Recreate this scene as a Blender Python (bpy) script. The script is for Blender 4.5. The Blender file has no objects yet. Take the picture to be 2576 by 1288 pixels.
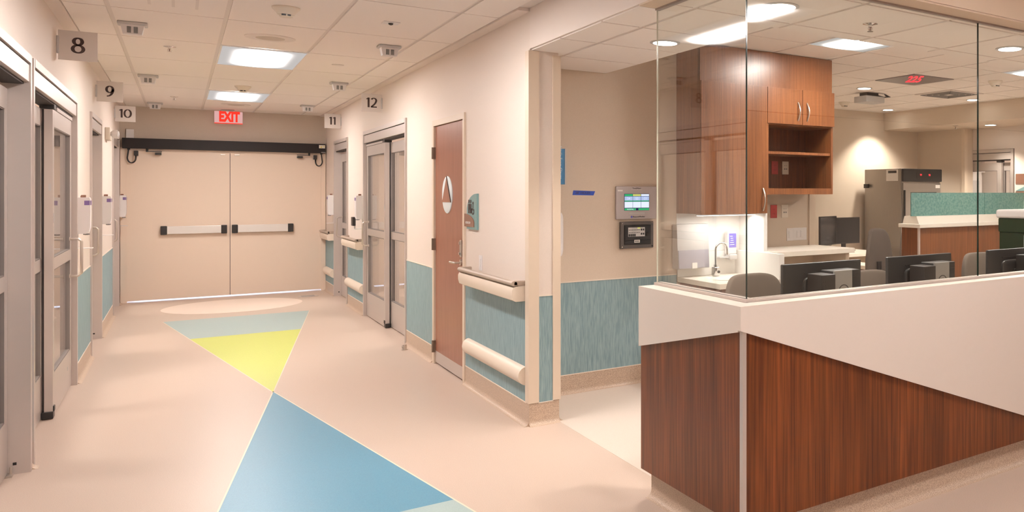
import bpy, bmesh, math, random
from mathutils import Matrix, Vector
random.seed(7)
SC = bpy.context.scene
COL = SC.collection
PI = math.pi

# ---------------------------------------------------------------- materials
def lin(r, g, b):
    f = lambda c: (c/255/12.92 if c/255 <= .04045 else ((c/255+.055)/1.055)**2.4)
    return (f(r), f(g), f(b), 1)

def mat(name, col, rough=.5, metal=0., spec=.5, emis=None, estr=0., coat=0.):
    m = bpy.data.materials.new(name); m.use_nodes = True
    p = m.node_tree.nodes['Principled BSDF']
    p.inputs['Base Color'].default_value = (*col[:3], 1)
    p.inputs['Roughness'].default_value = rough
    p.inputs['Metallic'].default_value = metal
    p.inputs['Specular IOR Level'].default_value = spec
    p.inputs['Coat Weight'].default_value = coat
    if emis:
        p.inputs['Emission Color'].default_value = (*emis[:3], 1)
        p.inputs['Emission Strength'].default_value = estr
    return m

def noisy(name, c1, c2, scale=(1, 1, 1), nscale=5., detail=4., rough=.5, metal=0., spec=.5, lo=.35, hi=.65, bump=0., coat=0., extra=None, coatr=.1):
    m = mat(name, c1, rough, metal, spec, coat=coat)
    nt = m.node_tree; N = nt.nodes; L = nt.links; p = N['Principled BSDF']
    p.inputs['Coat Roughness'].default_value = coatr
    tc = N.new('ShaderNodeTexCoord'); mp = N.new('ShaderNodeMapping')
    mp.inputs['Scale'].default_value = scale
    L.new(tc.outputs['Object'], mp.inputs['Vector'])
    nz = N.new('ShaderNodeTexNoise'); nz.inputs['Scale'].default_value = nscale; nz.inputs['Detail'].default_value = detail
    L.new(mp.outputs[0], nz.inputs['Vector'])
    rp = N.new('ShaderNodeValToRGB')
    rp.color_ramp.elements[0].position = lo; rp.color_ramp.elements[0].color = (*c1[:3], 1)
    rp.color_ramp.elements[1].position = hi; rp.color_ramp.elements[1].color = (*c2[:3], 1)
    L.new(nz.outputs['Fac'], rp.inputs['Fac'])
    out = rp.outputs['Color']
    if extra:   # (scale vec, noise scale, amount): a second, coarser layer that shifts the value
        mp2 = N.new('ShaderNodeMapping'); mp2.inputs['Scale'].default_value = extra[0]
        L.new(tc.outputs['Object'], mp2.inputs['Vector'])
        n2 = N.new('ShaderNodeTexNoise'); n2.inputs['Scale'].default_value = extra[1]; n2.inputs['Detail'].default_value = 3
        L.new(mp2.outputs[0], n2.inputs['Vector'])
        mr = N.new('ShaderNodeMapRange'); mr.inputs['From Min'].default_value = .3; mr.inputs['From Max'].default_value = .7
        mr.inputs['To Min'].default_value = 1-extra[2]; mr.inputs['To Max'].default_value = 1+extra[2]
        L.new(n2.outputs['Fac'], mr.inputs['Value'])
        hs = N.new('ShaderNodeHueSaturation'); L.new(out, hs.inputs['Color']); L.new(mr.outputs[0], hs.inputs['Value'])
        out = hs.outputs['Color']
    L.new(out, p.inputs['Base Color'])
    if bump:
        b = N.new('ShaderNodeBump'); b.inputs['Strength'].default_value = bump; b.inputs['Distance'].default_value = .002
        L.new(nz.outputs['Fac'], b.inputs['Height']); L.new(b.outputs[0], p.inputs['Normal'])
    return m

def glass(name, tint, ior=1.6, frost=None):
    m = bpy.data.materials.new(name); m.use_nodes = True
    nt = m.node_tree; N = nt.nodes; L = nt.links; N.clear()
    out = N.new('ShaderNodeOutputMaterial'); mx = N.new('ShaderNodeMixShader')
    tr = N.new('ShaderNodeBsdfTransparent'); tr.inputs['Color'].default_value = (*tint, 1)
    gl = N.new('ShaderNodeBsdfGlossy'); gl.inputs['Roughness'].default_value = 0.0
    ge = N.new('ShaderNodeNewGeometry'); mr = N.new('ShaderNodeMapRange')
    mr.inputs['To Min'].default_value = ior; mr.inputs['To Max'].default_value = 1/ior
    L.new(ge.outputs['Backfacing'], mr.inputs['Value'])
    fr = N.new('ShaderNodeFresnel'); L.new(mr.outputs[0], fr.inputs['IOR'])
    L.new(fr.outputs[0], mx.inputs['Fac'])
    L.new(gl.outputs[0], mx.inputs[2])
    src = tr.outputs[0]
    if frost:
        tc = N.new('ShaderNodeTexCoord'); nz = N.new('ShaderNodeTexNoise'); nz.inputs['Scale'].default_value = 45; nz.inputs['Detail'].default_value = 6
        L.new(tc.outputs['Object'], nz.inputs['Vector'])
        df = N.new('ShaderNodeBsdfDiffuse'); rp = N.new('ShaderNodeValToRGB')
        rp.color_ramp.elements[0].position = .38; rp.color_ramp.elements[0].color = (*frost[0], 1)
        rp.color_ramp.elements[1].position = .62; rp.color_ramp.elements[1].color = (*frost[1], 1)
        L.new(nz.outputs['Fac'], rp.inputs['Fac']); L.new(rp.outputs[0], df.inputs['Color'])
        m2 = N.new('ShaderNodeMixShader'); m2.inputs['Fac'].default_value = frost[2]
        L.new(tr.outputs[0], m2.inputs[1]); L.new(df.outputs[0], m2.inputs[2]); src = m2.outputs[0]
    L.new(src, mx.inputs[1]); L.new(mx.outputs[0], out.inputs['Surface'])
    return m

def emit(name, col, s):
    m = bpy.data.materials.new(name); m.use_nodes = True
    N = m.node_tree.nodes; N.clear()
    e = N.new('ShaderNodeEmission'); e.inputs['Color'].default_value = (*col, 1); e.inputs['Strength'].default_value = s
    o = N.new('ShaderNodeOutputMaterial'); m.node_tree.links.new(e.outputs[0], o.inputs['Surface'])
    return m

WARM = (1., .93, .87)
M = {}
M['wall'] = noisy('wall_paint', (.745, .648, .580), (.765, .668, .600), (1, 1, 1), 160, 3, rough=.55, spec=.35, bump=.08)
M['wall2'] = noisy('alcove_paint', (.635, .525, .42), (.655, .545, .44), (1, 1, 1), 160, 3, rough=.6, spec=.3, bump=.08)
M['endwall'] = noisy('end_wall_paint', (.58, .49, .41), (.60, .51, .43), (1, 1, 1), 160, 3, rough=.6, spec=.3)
M['tan'] = mat('door_enamel', (.80, .65, .53), .42)
M['guard'] = mat('corner_guard', (.70, .575, .455), .4)
M['ceil'] = noisy('ceiling_tile', (.90, .835, .79), (.92, .855, .81), (1, 1, 1), 300, 2, rough=.85, spec=.2)
M['tee'] = mat('ceiling_tee', (.78, .71, .665), .5)  # darkened against the tiles to stand for shade in the grooves
M['soff'] = mat('soffit_gypsum', (.78, .69, .635), .6, spec=.3)
M['soffy'] = mat('soffit_beige', (.68, .55, .43), .6, spec=.3)
def floor_mat(name, a, b, rough=.37):
    return noisy(name, a, b, (1, 1, 1), 260, 2, rough=rough, spec=.45, lo=.38, hi=.62, bump=.05, extra=((1, 1, 1), 420, .06))
M['floor'] = floor_mat('floor_vinyl', (.50, .39, .32), (.575, .455, .375))
M['floorl'] = floor_mat('floor_vinyl_pale', (.63, .54, .465), (.67, .575, .50))
M['oval'] = floor_mat('floor_vinyl_rose', (.78, .64, .545), (.80, .665, .57))
M['fteal'] = floor_mat('floor_vinyl_teal', (.33, .43, .425), (.36, .46, .455))
M['fyel'] = floor_mat('floor_vinyl_lime', (.53, .58, .13), (.57, .62, .155))
M['fblue'] = floor_mat('floor_vinyl_blue', (.085, .25, .365), (.105, .285, .40))
M['weld'] = mat('floor_weld', (.72, .63, .50), .5)
M['base'] = noisy('cove_base', (.40, .29, .215), (.60, .46, .35), (1, 1, 1), 230, 2, rough=.4, lo=.38, hi=.62)
M['teal'] = noisy('wallcovering_teal', (.18, .275, .30), (.31, .42, .44), (110, 110, 3.5), 3.2, 4, rough=.6, spec=.3, lo=.36, hi=.64)
M['tealcap'] = mat('wainscot_cap', (.80, .70, .60), .4)
M['wood'] = noisy('desk_wood', (.082, .0185, .0055), (.225, .064, .0165), (34, 34, .8), 2.6, 7, rough=.36, spec=.42, lo=.3, hi=.72, extra=((4, 4, .35), 2.2, .22))
M['woodup'] = noisy('cabinet_wood', (.160, .052, .0175), (.29, .108, .038), (38, 38, .8), 2.6, 6, rough=.30, spec=.65, lo=.3, hi=.72, extra=((4, 4, .35), 2.2, .15))
M['wooddoor'] = noisy('door_wood', (.25, .092, .055), (.36, .15, .095), (60, 60, 1.2), 2.6, 6, rough=.35, spec=.45, lo=.3, hi=.72)
M['white'] = mat('solid_white', (.71, .625, .565), .35)
M['counter'] = mat('counter_white', (.80, .73, .64), .28)
M['splash'] = mat('splash_white', (.85, .82, .78), .35)
M['alu'] = mat('aluminium', (.60, .535, .50), .38, metal=.55)
M['alud'] = mat('aluminium_dark', (.42, .37, .345), .4, metal=.6)  # darker grey aluminium for the glass head channels
M['bead'] = mat('glazing_bead', (.17, .145, .135), .5)
M['dispshade'] = mat('dispenser_shaded_white', (.50, .475, .46), .4)  # white cover toned grey, so its shading sits in the colour
M['lilac'] = mat('dispenser_lilac', (.36, .34, .385), .35)
M['chrome'] = mat('chrome', (.85, .85, .85), .08, metal=1)
M['nickel'] = mat('satin_nickel', (.60, .535, .475), .3, metal=.8)
M['hinge'] = mat('bronze_hinge', (.24, .185, .14), .35, metal=.7)
M['steel'] = noisy('stainless', (.34, .31, .285), (.38, .345, .31), (90, 90, 2), 3, 3, rough=.36, metal=.75)
M['black'] = mat('black_plastic', (.022, .018, .017), .4)
M['brown'] = mat('operator_bronze', (.017, .012, .0115), .5, spec=.3)
M['dark'] = mat('dark_gasket', (.03, .022, .02), .7)
M['grey'] = mat('grey_plastic', (.22, .215, .21), .45)
M['dgrey'] = mat('dark_grey_plastic', (.024, .0225, .0225), .45)
M['bar'] = mat('panic_bar_metal', (.80, .75, .71), .3, metal=.25)
M['lgrey'] = mat('light_grey_plastic', (.55, .53, .52), .45)
M['plast'] = mat('white_plastic', (.78, .74, .73), .35)
M['cream'] = mat('cream_vinyl', (.76, .645, .53), .4)
M['taupe'] = mat('taupe_vinyl', (.42, .335, .27), .4)
M['purple'] = mat('purple_label', (.20, .13, .32), .4)
M['violet'] = mat('violet_label', (.17, .14, .52), .4)
M['sign'] = mat('sign_plate', (.70, .63, .585), .45)
M['ink'] = mat('sign_ink', (.055, .030, .026), .5)
M['signteal'] = mat('sign_teal', (.19, .33, .33), .4)
M['signbrown'] = mat('sign_brown', (.24, .115, .075), .45)
M['fabric'] = noisy('chair_fabric', (.105, .083, .069), (.14, .114, .096), (1, 1, 1), 500, 2, rough=.9, spec=.15, bump=.2)
M['red'] = mat('red_plastic', (.50, .045, .045), .4)
M['ivory'] = mat('ivory_plastic', (.76, .68, .58), .4)
M['tape'] = mat('blue_tape', (.035, .09, .48), .6)
M['glovebox'] = mat('blue_card', (.075, .25, .48), .45)
M['pale'] = mat('pale_print', (.75, .82, .85), .5)
M['yellow'] = mat('yellow_print', (.75, .60, .08), .5)
M['panelgrey'] = mat('alarm_case', (.50, .445, .44), .4)
M['darkframe'] = mat('alarm_bezel', (.105, .09, .082), .45)
M['label'] = mat('paper_label', (.78, .74, .70), .5)
M['green'] = mat('dark_green_plastic', (.016, .034, .016), .3)
M['glassclear'] = glass('screen_glass', (.972, .985, .970))
M['glassdoor'] = glass('door_glass', (.972, .982, .976))
M['glassedge'] = mat('glass_edge', (.006, .022, .016), .12)
M['glassedgel'] = mat('glass_edge_bright', (.62, .60, .50), .15)
M['glassteal'] = glass('resin_teal', (.45, .70, .64), frost=((.17, .38, .38), (.34, .54, .49), .58))
M['screenoff'] = mat('screen_off', (.018, .017, .018), .12)
def lens_mat(name, hx, hy, peak, edge):
    m = emit(name, (1., .93, .895), 1.); nt = m.node_tree; N = nt.nodes; L = nt.links
    e = [n for n in N if n.type == 'EMISSION'][0]
    tc = N.new('ShaderNodeTexCoord'); sp = N.new('ShaderNodeSeparateXYZ'); L.new(tc.outputs['Object'], sp.inputs[0])
    def mth(op, a, b=None):
        n = N.new('ShaderNodeMath'); n.operation = op
        for i, v in enumerate((a, b)):
            if v is None: continue
            if isinstance(v, (int, float)): n.inputs[i].default_value = v
            else: L.new(v, n.inputs[i])
        return n.outputs[0]
    u = mth('POWER', mth('DIVIDE', mth('ABSOLUTE', sp.outputs['X']), hx), 1.3)
    v = mth('POWER', mth('DIVIDE', mth('ABSOLUTE', sp.outputs['Y']), hy), 6.)
    t = mth('MULTIPLY', mth('MAXIMUM', mth('SUBTRACT', 1., u), 0.), mth('MAXIMUM', mth('SUBTRACT', 1., v), 0.))
    L.new(mth('ADD', mth('MULTIPLY', mth('POWER', t, 6.), peak), edge), e.inputs['Strength'])
    return m
M['lens'] = lens_mat('troffer_lens', .30, .62, 158., .50)
M['lens2'] = lens_mat('troffer_lens_square', .30, .32, 230., .50)
M['pan'] = mat('troffer_pan', (.86, .83, .80), .5)
M['disc'] = emit('downlight_disc', (1., .95, .89), 15.0)
M['ucl'] = emit('undercabinet_lens', (1., .965, .92), 6.0)
M['exitred'] = emit('exit_red', (1., .035, .02), 1.3)
M['exitglow'] = emit('exit_panel', (1., .56, .53), .66)
M['ledred'] = emit('led_red', (1., .05, .06), 1.6)
M['scr_blue'] = emit('screen_blue', (.55, .66, .98), .75)
M['scr_pale'] = emit('screen_pale', (.78, .84, 1.), .95)
M['scr_green'] = emit('screen_green', (.06, .55, .20), .75)
M['scr_yel'] = emit('screen_yellow', (.72, .72, .20), .8)
M['scr_dark'] = emit('screen_navy', (.05, .06, .16), .5)
M['led_yel'] = emit('led_yellow', (.9, .95, .12), 1.1)

# ---------------------------------------------------------------- mesh builder
class G:
    def __init__(s): s.bm = bmesh.new(); s.bev = False
    def box(s, x0, x1, y0, y1, z0, z1, b=0., seg=2):
        x0, x1 = sorted((x0, x1)); y0, y1 = sorted((y0, y1)); z0, z1 = sorted((z0, z1))
        r = bmesh.ops.create_cube(s.bm, size=1.)
        vs = r['verts']
        for v in vs:
            v.co = Vector(((x0+x1)/2+v.co.x*(x1-x0), (y0+y1)/2+v.co.y*(y1-y0), (z0+z1)/2+v.co.z*(z1-z0)))
        if b:
            s.bev = True
            es = list({e for v in vs for e in v.link_edges})
            bmesh.ops.bevel(s.bm, geom=es, offset=min(b, .45*min(x1-x0, y1-y0, z1-z0)), segments=seg, affect='EDGES', profile=.5)
        return s
    def prism(s, pts, axis, a, b):
        def P(u, v, w): return {'x': (w, u, v), 'y': (u, w, v), 'z': (u, v, w)}[axis]
        A = [s.bm.verts.new(P(u, v, a)) for u, v in pts]; B = [s.bm.verts.new(P(u, v, b)) for u, v in pts]
        n = len(pts)
        s.bm.faces.new(A); s.bm.faces.new(B[::-1])
        for i in range(n): s.bm.faces.new((A[i], B[i], B[(i+1) % n], A[(i+1) % n]))
        return s
    def hexa(s, P8):   # bottom four, top four
        v = [s.bm.verts.new(p) for p in P8]
        for f in ((0, 3, 2, 1), (4, 5, 6, 7), (0, 1, 5, 4), (1, 2, 6, 5), (2, 3, 7, 6), (3, 0, 4, 7)): s.bm.faces.new([v[i] for i in f])
        return s
    def tube(s, pts, r, n=12, closed=False):
        pts = [Vector(p) for p in pts]; m = len(pts); rings = []
        rr = r if isinstance(r, (list, tuple)) else [r]*m
        up = None
        for i, p in enumerate(pts):
            a = pts[(i-1) % m] if (closed or i) else p; c = pts[(i+1) % m] if (closed or i < m-1) else p
            t = (c-a).normalized()
            if up is None:
                up = Vector((0, 0, 1)) if abs(t.z) < .9 else Vector((1, 0, 0))
            u = (up-t*up.dot(t)).normalized(); w = t.cross(u); up = u
            rings.append([s.bm.verts.new(p+(u*math.cos(2*PI*k/n)+w*math.sin(2*PI*k/n))*rr[i]) for k in range(n)])
        for i in range(m if closed else m-1):
            A, B = rings[i], rings[(i+1) % m]
            for k in range(n): s.bm.faces.new((A[k], A[(k+1) % n], B[(k+1) % n], B[k]))
        if not closed:
            s.bm.faces.new(rings[0][::-1]); s.bm.faces.new(rings[-1])
        return s
    def cyl(s, p, q, r, r2=None, n=20): return s.tube([p, q], [r, r if r2 is None else r2], n)
    def lathe(s, prof, c, axis='z', n=28, flip=1):
        rings = []
        for r, h in prof:
            ring = []
            for k in range(n):
                a = 2*PI*k/n; x, y, z = r*math.cos(a), r*math.sin(a), h*flip
                q = {'z': (x, y, z), 'x': (z, x, y), 'y': (x, z, y)}[axis]
                ring.append(s.bm.verts.new((c[0]+q[0], c[1]+q[1], c[2]+q[2])))
            rings.append(ring)
        for A, B in zip(rings, rings[1:]):
            for k in range(n): s.bm.faces.new((A[k], A[(k+1) % n], B[(k+1) % n], B[k]))
        s.bm.faces.new(rings[0][::-1]); s.bm.faces.new(rings[-1])
        return s
    def sup(s, c, r, e1=.5, e2=.5, nu=28, nv=14, f=None):   # superellipsoid, f bends or tapers the unit shape
        P = lambda v, e: math.copysign(abs(v)**e, v)
        rows = []
        for j in range(1, nv):
            v = -PI/2+PI*j/nv; row = []
            for i in range(nu):
                u = 2*PI*i/nu
                q = Vector((P(math.cos(v), e1)*P(math.cos(u), e2), P(math.cos(v), e1)*P(math.sin(u), e2), P(math.sin(v), e1)))
                q = Vector((q.x*r[0], q.y*r[1], q.z*r[2]))
                if f: q = Vector(f(q))
                row.append(s.bm.verts.new(q+Vector(c)))
            rows.append(row)
        for A, B in zip(rows, rows[1:]):
            for i in range(nu): s.bm.faces.new((A[i], A[(i+1) % nu], B[(i+1) % nu], B[i]))
        for row, sg in ((rows[0], -1), (rows[-1], 1)):
            q = Vector((0, 0, sg*r[2]));  q = Vector(f(q)) if f else q
            t = s.bm.verts.new(q+Vector(c))
            for i in range(nu): s.bm.faces.new((row[(i+1) % nu], row[i], t) if sg < 0 else (row[i], row[(i+1) % nu], t))
        return s
    def ribbon(s, pts, wf, org, X, Y, th, closed=False):
        N_ = Vector(X).cross(Vector(Y)); m = len(pts); L, R = [], []
        for i, p in enumerate(pts):
            a = pts[(i-1) % m] if (closed or i) else p; c = pts[(i+1) % m] if (closed or i < m-1) else p
            tx, ty = c[0]-a[0], c[1]-a[1]; l = math.hypot(tx, ty) or 1; tx /= l; ty /= l
            w = wf(tx, ty)/2
            for S, sg in ((L, 1), (R, -1)):
                q = Vector(org)+Vector(X)*(p[0]-ty*w*sg)+Vector(Y)*(p[1]+tx*w*sg)
                S.append((s.bm.verts.new(q), s.bm.verts.new(q+N_.normalized()*th)))
        for i in range(m if closed else m-1):
            j = (i+1) % m
            s.bm.faces.new((L[i][1], L[j][1], R[j][1], R[i][1])); s.bm.faces.new((L[i][0], R[i][0], R[j][0], L[j][0]))
            s.bm.faces.new((L[i][0], L[j][0], L[j][1], L[i][1])); s.bm.faces.new((R[i][0], R[i][1], R[j][1], R[j][0]))
        if not closed:
            for i in (0, m-1): s.bm.faces.new((L[i][0], L[i][1], R[i][1], R[i][0]))
        return s
    def text(s, txt, size, org, X, Y, ext=.0008, off=0., center=True, sx=1.):
        cu = bpy.data.curves.new('t', 'FONT'); cu.body = txt; cu.size = size; cu.extrude = ext; cu.offset = off; cu.resolution_u = 3
        if center: cu.align_x = 'CENTER'; cu.align_y = 'CENTER'
        ob = bpy.data.objects.new('t', cu)
        me = bpy.data.meshes.new_from_object(ob)
        if sx != 1: me.transform(Matrix.Diagonal((sx, 1, 1, 1)))
        X = Vector(X).normalized(); Y = Vector(Y).normalized(); Z = X.cross(Y)
        me.transform(Matrix(((X.x, Y.x, Z.x, org[0]), (X.y, Y.y, Z.y, org[1]), (X.z, Y.z, Z.z, org[2]), (0, 0, 0, 1))))
        s.bm.from_mesh(me)
        bpy.data.objects.remove(ob); bpy.data.curves.remove(cu); bpy.data.meshes.remove(me)
        return s

def mesh_obj(name, g, m, parent=None, base=(0, 0, 0), smooth=35, fix=True):
    if fix: bmesh.ops.recalc_face_normals(g.bm, faces=g.bm.faces[:])
    me = bpy.data.meshes.new(name); g.bm.to_mesh(me); g.bm.free()
    if any(base): me.transform(Matrix.Translation([-c for c in base]))
    ms = m if isinstance(m, (list, tuple)) else [m]
    for x in ms: me.materials.append(x)
    for p in me.polygons: p.use_smooth = True
    me.set_sharp_from_angle(angle=math.radians(smooth))
    o = bpy.data.objects.new(name, me); COL.objects.link(o)
    if g.bev:
        w = o.modifiers.new('normals', 'WEIGHTED_NORMAL'); w.keep_sharp = True; w.weight = 60
    if parent is not None: o.parent = parent
    return o

class T:   # a thing: an Empty at its base that carries its parts; parts are given in world coordinates (or local ones when the base is 0)
    def __init__(s, name, label, cat, base=(0, 0, 0), group=None, kind=None, local=False):
        s.base = (0, 0, 0) if local else base
        s.o = bpy.data.objects.new(name, None); COL.objects.link(s.o); s.o.location = base; s.o.empty_display_size = .1
        if label: s.o['label'] = label
        if cat: s.o['category'] = cat
        if group: s.o['group'] = group
        if kind: s.o['kind'] = kind
    def add(s, name, g, m, parent=None, label=None, smooth=35):
        o = mesh_obj(name, g, m, parent or s.o, s.base, smooth)
        if label: o['label'] = label
        return o

def solo(name, label, cat, g, m, base=(0, 0, 0), group=None, kind=None):
    o = mesh_obj(name, g, m, None, base); o.location = base
    if label: o['label'] = label
    if cat: o['category'] = cat
    if group: o['group'] = group
    if kind: o['kind'] = kind
    return o

def struct(name, g, m, parent=None):
    o = mesh_obj(name, g, m, parent)
    if parent is None: o['kind'] = 'structure'
    return o

def copy_tree(o, parent=None, loc=None, rz=None, label=None):
    c = o.copy(); COL.objects.link(c)
    if parent is not None: c.parent = parent
    if loc is not None: c.location = loc
    if rz is not None: c.rotation_euler = (0, 0, rz)
    if label: c['label'] = label
    for ch in list(o.children): copy_tree(ch, c)
    return c

XL, XR, YE, H, HS = -.656, 1.792, 14.71, 2.742, 2.485
YB = 5.96          # alcove wall behind the nurse station
FAR = 8.83

# ---------------------------------------------------------------- floor
g = G().box(-4.2, 14, -4.2, 17, -.1, 0)
floor = struct('floor', g, M['floor'])
g = G().prism([(1.985, 2.95), (9.2, 2.95), (9.2, FAR), (4.8, FAR), (4.8, YB), (1.985, YB)], 'z', 0, .0010)
struct('floor_inlay', g, M['floorl'], floor)['label'] = 'pale floor field inside the nurse station'
def oval(cx, cy, r, n=64): return [(cx+r*math.cos(2*PI*k/n), cy+r*math.sin(2*PI*k/n)) for k in range(n)]
g = G().prism(oval(.575, 13.46, .775), 'z', 0, .0012)
struct('floor_inlay', g, M['oval'], floor)['label'] = 'pale rose disc'
A, B_, Cc = (-.158, 12.265), (1.308, 12.265), (.558, 7.45)
def ln(p, q, t): return (p[0]+(q[0]-p[0])*t, p[1]+(q[1]-p[1])*t)
tA, tB = ln(A, Cc, .333), ln(B_, Cc, .333)
g = G().prism([(A[0]-.006, A[1]+.004), (B_[0]+.006, B_[1]+.004), (Cc[0], Cc[1]-.05)], 'z', 0, .0006); struct('floor_weld_line', g, M['weld'], floor)
g = G().prism([A, B_, tB, tA], 'z', 0, .0012); struct('floor_inlay', g, M['fteal'], floor)['label'] = 'grey teal stripe'
g = G().prism([tA, tB, Cc], 'z', 0, .0012); struct('floor_inlay', g, M['fyel'], floor)['label'] = 'lime yellow triangle'
# blue triangle below the apex, cut by a teal stripe
ap = (.560, 7.435); dl = ((.145-.560)/(7.435-4.814), -1.); dr = ((1.066-.560)/(7.435-4.269), -1.)
f1 = lambda d, t: (ap[0]+d[0]*t, ap[1]+d[1]*t)
tc = 3.17; te = 4.83
g = G().prism([(ap[0], ap[1]+.05), f1((dl[0]-.002, -1), te), f1((dr[0]+.002, -1), te)], 'z', 0, .0006); struct('floor_weld_line', g, M['weld'], floor)
g = G().prism([ap, f1(dl, tc), f1(dr, tc)], 'z', 0, .0012); struct('floor_inlay', g, M['fblue'], floor)['label'] = 'blue triangle'
g = G().prism([f1(dl, tc), f1(dl, te), f1(dr, te), f1(dr, tc)], 'z', 0, .0012); struct('floor_inlay', g, M['fteal'], floor)['label'] = 'pale teal stripe below the blue triangle'

# ---------------------------------------------------------------- walls
DOORS_L = [(3.75, 6.20), (6.27, 8.74), (10.07, 11.34), (13.20, 14.42)]
DOORS_R = [(8.93, 11.34), (12.56, 13.78)]
HD = 2.295
def runs(a, b, holes):
    out = []; c = a
    for h0, h1 in sorted(holes):
        out.append((c, h0)); c = h1
    out.append((c, b)); return out
g = G()
for a, b in runs(-4, YE, DOORS_L): g.box(XL-.16, XL, a, b, 0, H)
for a, b in DOORS_L: g.box(XL-.16, XL, a, b, HD, H)
struct('wall_left', g, M['wall'])
REST = (6.795, 7.835)
g = G()
for a, b in runs(5.29, YE, DOORS_R+[REST]): g.box(XR, XR+.19, a, b, 0, H if a > 5.3 else H)
for a, b in DOORS_R: g.box(XR, XR+.19, a, b, HD, H)
g.box(XR, XR+.19, *REST, 2.185, H)
struct('wall_right', g, M['wall'])
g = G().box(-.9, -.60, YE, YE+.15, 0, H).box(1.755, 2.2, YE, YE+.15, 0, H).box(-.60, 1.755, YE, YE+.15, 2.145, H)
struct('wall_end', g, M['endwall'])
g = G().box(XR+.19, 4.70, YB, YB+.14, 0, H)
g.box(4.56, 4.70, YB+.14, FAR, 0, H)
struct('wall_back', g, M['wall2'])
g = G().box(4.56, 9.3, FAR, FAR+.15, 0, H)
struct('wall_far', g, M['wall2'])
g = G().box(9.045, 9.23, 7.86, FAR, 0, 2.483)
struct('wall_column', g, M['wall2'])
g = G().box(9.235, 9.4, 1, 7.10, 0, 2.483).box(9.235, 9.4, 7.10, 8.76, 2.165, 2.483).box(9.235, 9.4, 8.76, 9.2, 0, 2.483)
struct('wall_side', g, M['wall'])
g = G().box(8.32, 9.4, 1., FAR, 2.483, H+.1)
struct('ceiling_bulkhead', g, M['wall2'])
# rooms behind the doors
g = G().box(-4.2, -4.1, -4.2, 17, 0, H).box(-4.2, XL-.16, 9.35, 9.45, 0, H).box(-4.2, XL-.16, 12.2, 12.3, 0, H).box(-4.2, XL-.16, 5.9, 6.0, 0, H).box(-4.2, 5, 16.4, 16.5, 0, H)
struct('wall_rooms_left', g, M['wall'])
g = G().box(4.7, 4.8, FAR+.15, 17, 0, H).box(XR+.19, 4.7, 12, 12.1, 0, H).box(XR+.19, 4.7, 8.3, 8.4, 0, H)
struct('wall_rooms_right', g, M['wall'])
g = G().box(-4.2, 14, -4.2, -4.1, 0, H).box(13.9, 14, -4.2, 9, 0, H).box(13.2, 13.3, 5, 11.6, 0, H).box(9.4, 13.3, 11.5, 11.6, 0, H).box(9.4, 13.3, 5., 5.1, 0, H).box(9.3, 9.4, 9.1, 11.6, 0, H)
struct('wall_outer', g, M['wall'])

# ---------------------------------------------------------------- ceilings
# tegular tiles hang a centimetre below the tees, so every joint is a real groove; tee colour darkened to add groove shade
GR = .010
g = G().box(-.66, XR+.02, -4, YE+.1, H+GR, H+.1).box(XR+.02, 14, -4, 2.75, H+GR, H+.1)
ceil = struct('ceiling', g, M['tee'])
TX = [-.3626+.6096*k for k in range(-1, 25)]
TY = [6.898+1.2192*k for k in range(-10, 8)]
CX0, CX1 = -.585, 1.716
FIX = [(.257, 8.117), (.257, 11.775), (.257, 4.459), (.257, 1.01), (.257, -2.856), (2.70, 1.01), (7.58, .802)]  # near-end, rearmost and front-corridor panels are unseen, added as fill light
FIXL = [1.2192, 1.2192, 1.2192, .6096, 1.2192, .6096, 1.2192]
def tiles(g, xs, ys, x0, x1, y0, y1, z, holes=(), m=.013):
    for a, b in zip(xs, xs[1:]):
        for c, d in zip(ys, ys[1:]):
            p, q, r, t = max(a+m, x0), min(b-m, x1), max(c+m*.7, y0), min(d-m*.7, y1)
            if q-p < .01 or t-r < .01: continue
            cut = [h for h in holes if h[0] < q-.02 and h[0]+.6096 > p+.02 and h[1] < t-.02 and h[1]+h[2] > r+.02]
            if not cut: g.box(p, q, r, t, z, z+GR)
            else:   # what is left of the cell before and behind a lamp
                h = cut[0]
                if h[1]-r > .03: g.box(p, q, r, h[1]-.004, z, z+GR)
                if t-h[1]-h[2] > .03: g.box(p, q, h[1]+h[2]+.004, t, z, z+GR)
    return g
HOLES = [(x, y, l) for (x, y), l in zip(FIX, FIXL)]
g = tiles(G(), TX, TY, CX0+.004, CX1-.004, -4, YE, H, HOLES); tiles(g, TX, TY, XR+.05, 13.5, -4, 2.7, H, HOLES)
struct('ceiling_tile_field', g, M['ceil'], ceil)
g = G().box(XL, CX0, -4, YE, H-.012, H+GR).box(CX1, XR, 5.29, YE, H-.012, H+GR)
struct('ceiling_border', g, M['soff'], ceil)
# higher ceiling over the nurse station
g = G().box(2.63, 9.2, 3.72, FAR, H+GR, H+.1); c2 = struct('ceiling', g, M['tee'])
IX = [3.97+.6096*k for k in range(-3, 9)]; IY = [5.70+.6096*k for k in range(-5, 7)]
g = tiles(G(), IX, IY, 2.64, 8.32, 3.73, FAR, H, [(3.97-.03, 4.48, .6096), (6.40, 4.48, .6096)])
struct('ceiling_tile_field', g, M['ceil'], c2)
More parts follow.
